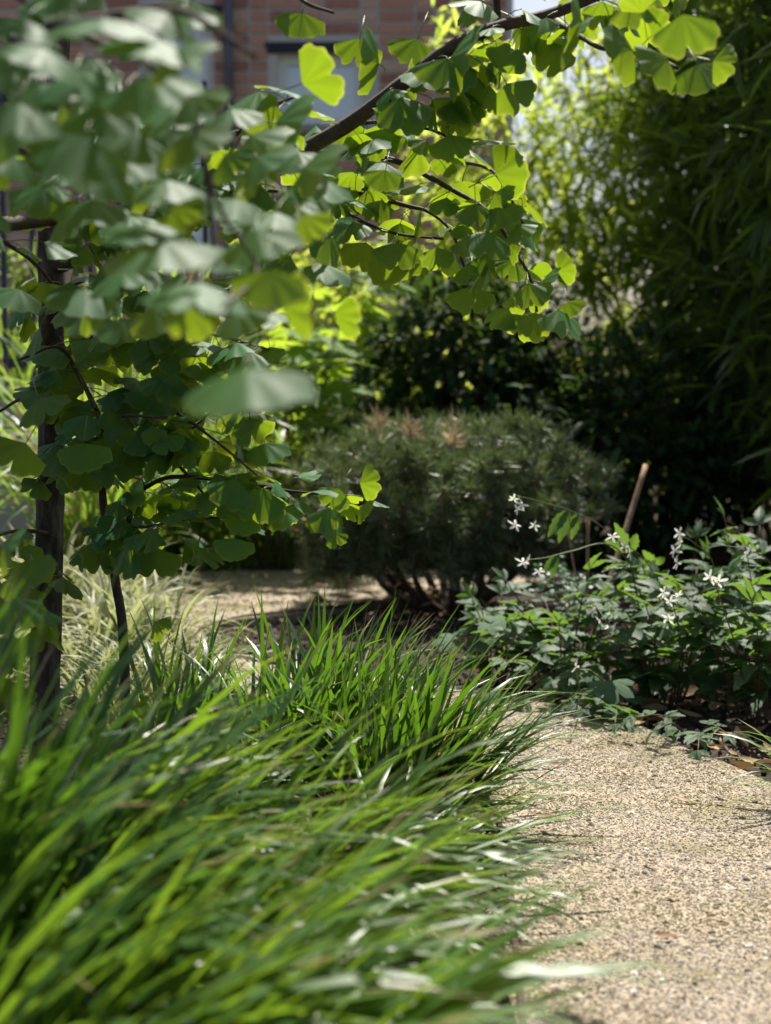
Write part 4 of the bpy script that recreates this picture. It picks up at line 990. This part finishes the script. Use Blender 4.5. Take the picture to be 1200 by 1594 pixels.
fstem(g2, [(1060, 980, 3.4), (1010, 880, 3.25), (960, 838, 3.2)], [(953, 836, 3.15), (972, 850, 3.15), (980, 862, 3.15)])
fstem(g4, [(1100, 960, 3.8), (1110, 880, 3.5), (1080, 845, 3.4), (1060, 834, 3.3)], [(1057, 830, 3.3), (1058, 842, 3.3), (1054, 876, 3.2), (1050, 858, 3.25)])
fstem(g5, [(1220, 960, 3.6), (1200, 880, 3.3), (1162, 856, 3.15), (1100, 846, 3.1)], [(1160, 862, 3.12), (1168, 856, 3.12)])
fstem(g2, [(1060, 1000, 3.4), (1050, 950, 3.15), (1036, 918, 3.05)], [(1033, 922, 3.0), (1043, 936, 3.0), (1040, 962, 3.0), (1055, 925, 3.02)])
fstem(g6, [(905, 1090, 3.4), (900, 1060, 3.15), (897, 1036, 3.1)], [(897, 1037, 3.05)])
fstem(g3, [(1150, 1020, 3.2), (1130, 960, 3.05), (1110, 900, 3.0)], [(1105, 898, 2.98), (1118, 905, 3.0)])

# maple-shaped leaves at the left end of the bed
LOB = palm_leaf('maple_shaped_leaf', M['lobed'], 5, 118, .42, .07, .3)
GL = 'low plants with maple shaped leaves at the corner of the bed'
for base, lab, tips in (((.24, 3.72), 'low plant with pale maple shaped leaves at the left corner of the bed', [(750, 965), (735, 1000), (785, 975), (770, 1010), (800, 1000)]),
                        ((.34, 3.60), 'low plant with drooping maple shaped leaves beside the cane foot', [(815, 975), (845, 1010), (830, 1040), (870, 985), (860, 1045)]),
                        ((.45, 3.38), 'low plant with dark maple shaped leaves overhanging the gravel edge', [(905, 1070), (925, 1085), (950, 1060), (880, 1050), (985, 1080)])):
    st = []
    for (px, py) in tips: st.append((Vector((base[0], base[1], -.02)), P(px, py, base[1] + U(-.12, .05)), 2))
    lobed_plant('maple_leaved_plant', lab, st, M['lobed'], LOB, .062, 'plant', GL)

# small round leaved plant behind the canes
def round_leaved():
    c = Vector((.47, 4.15, 0)); root = thing('round_leaved_plant', c, 'airy plant with tiny round blue green leaves behind the canes', 'plant')
    V, F = [(0, .5, .05)], []; n = 9
    for i in range(n): a = 6.283 * i / n; V.append((.45 * math.cos(a), .5 + .5 * math.sin(a), -.02))
    for i in range(n): F.append((0, 1 + i, 1 + (i + 1) % n))
    me = mesh('round_leaf', V, F, [M['rue']], {'u': [0] * 10, 'v': [0] * 10}); k = 0
    for s in range(16):
        e = P(U(850, 965), U(868, 985), 4.1 + U(-.15, .15)); ps = catmull([c + Vector((U(-.03, .03), U(-.03, .03), -.02)), c.lerp(e, .6) + Vector((0, 0, .04)), e], 6)
        part('stem', tube('stem', ps, .0016, .0008, M['stem_green'], 4), root)
        for i in range(18):
            p = ps[random.randrange(6, len(ps))] + Vector((U(-.045, .045), U(-.045, .045), U(-.015, .015))); sz = .016 * U(.7, 1.2)
            part('leaf', me, root, frame(p, Vector((U(-1, 1), U(-1, 1), U(-.4, .2))), Vector((U(-.2, .2), U(-.4, .1), 1)), (sz, sz, sz))); k += 1
round_leaved()

# canes
def cane(line, r0, r1, label, knots=4):
    ps = [line[0].lerp(line[1], i / 12) for i in range(13)]
    me = tube('garden_cane', ps, r0, r1, M['cane'], 9, .03)
    return solo('garden_cane', me, label, 'cane', group='canes stuck in the flower bed')
a = P(915, 806, 3.8); f = Vector((a.x, a.y, -.05)); cane((f, a), .0046, .0042, 'thin upright brown cane among the flower stems')
a = P(1005, 724, 4.3); f = P(905, 1015, 4.05); f.z = -.04; cane((f, a), 0.0085, .0072, 'long pale brown stake leaning to the right behind the flowers')
a = P(882, 822, 3.9); f = P(908, 905, 3.8); f.z = -.02; f.x += .03; cane((f, a), .0022, .0018, 'very thin leaning twig cane left of the upright cane')

# ------------------------------------------------------------------ dry leaves
def curl_mesh(seed, wl):
    r = random.Random(seed); V, F, u, v = [], [], [], []; n = 5; tw = r.uniform(-1.2, 1.2); cu = r.uniform(.2, .7)
    for i in range(n + 1):
        t = i / n; w = wl * math.sin(math.pi * min(.98, max(.03, t))) / 2; z = cu * (t - .5) ** 2
        for s in (-1, 0, 1): V.append((s * w * math.cos(tw * t), t - .5, z + s * w * math.sin(tw * t) + abs(s) * w * .5)); u.append(s); v.append(t)
    for i in range(n):
        k = i * 3; F += [(k, k + 1, k + 4, k + 3), (k + 1, k + 2, k + 5, k + 4)]
    return mesh('dry_leaf', V, F, [M['dryleaf']], {'u': u, 'v': v})
DRY = [curl_mesh(i, w) for i, w in enumerate((.16, .2, .4, .3, .5))]
cnt = 0
while cnt < 110:
    x, y = U(.42, 1.0), U(2.55, 3.6)
    if inside(x - .03, y) and random.random() < .9: continue
    s = U(.03, .085) if not inside(x, y) else U(.02, .035); a = U(0, 6.283)
    Mx = Matrix.Translation((x, y, .004 + (.014 if inside(x, y) else 0))) @ Euler((U(-.3, .3), U(-.3, .3), a)).to_matrix().to_4x4() @ Matrix.Diagonal((s, s, s, 1))
    solo('dry_leaf', random.choice(DRY), 'curled dry brown leaf fallen under the plants at the right edge of the path', 'leaf', Mx, 'dry leaves under the flowering plants'); cnt += 1
for (x, y, s, a, k) in ((.36, 2.15, .035, .5, 1), (.30, 2.75, .04, 2.1, 0), (.47, 2.5, .03, 4.0, 3), (.33, 1.85, .028, 1.2, 2), (.24, 2.4, .04, 5.1, 1), (.42, 2.95, .03, .2, 4)):
    solo('dry_leaf', DRY[k], 'small dry leaf lying loose on the open gravel', 'leaf', Matrix.Translation((x, y, .019)) @ Euler((U(-.2, .2), U(-.2, .2), a)).to_matrix().to_4x4() @ Matrix.Diagonal((s, s, s, 1)), 'dry leaves on the open gravel')
ms = []
for _ in range(1800):
    x, y = U(-.9, 1.4), U(2.2, 5.2)
    if inside(x, y): continue
    s = U(.012, .04); ms.append(Matrix.Translation((x, y, .002)) @ Euler((U(-.4, .4), U(-.4, .4), U(0, 6.283))).to_matrix().to_4x4() @ Matrix.Diagonal((s, s, s, 1)))
o = bpy.data.objects.new('leaf_litter', big_mesh('leaf_litter', DRY[1], ms, [M['dryleaf']])); col.objects.link(o); o['kind'] = 'stuff'
o['label'] = 'fine brown leaf litter scattered over the soil beds'; o['category'] = 'litter'
print('objects', len(bpy.data.objects))
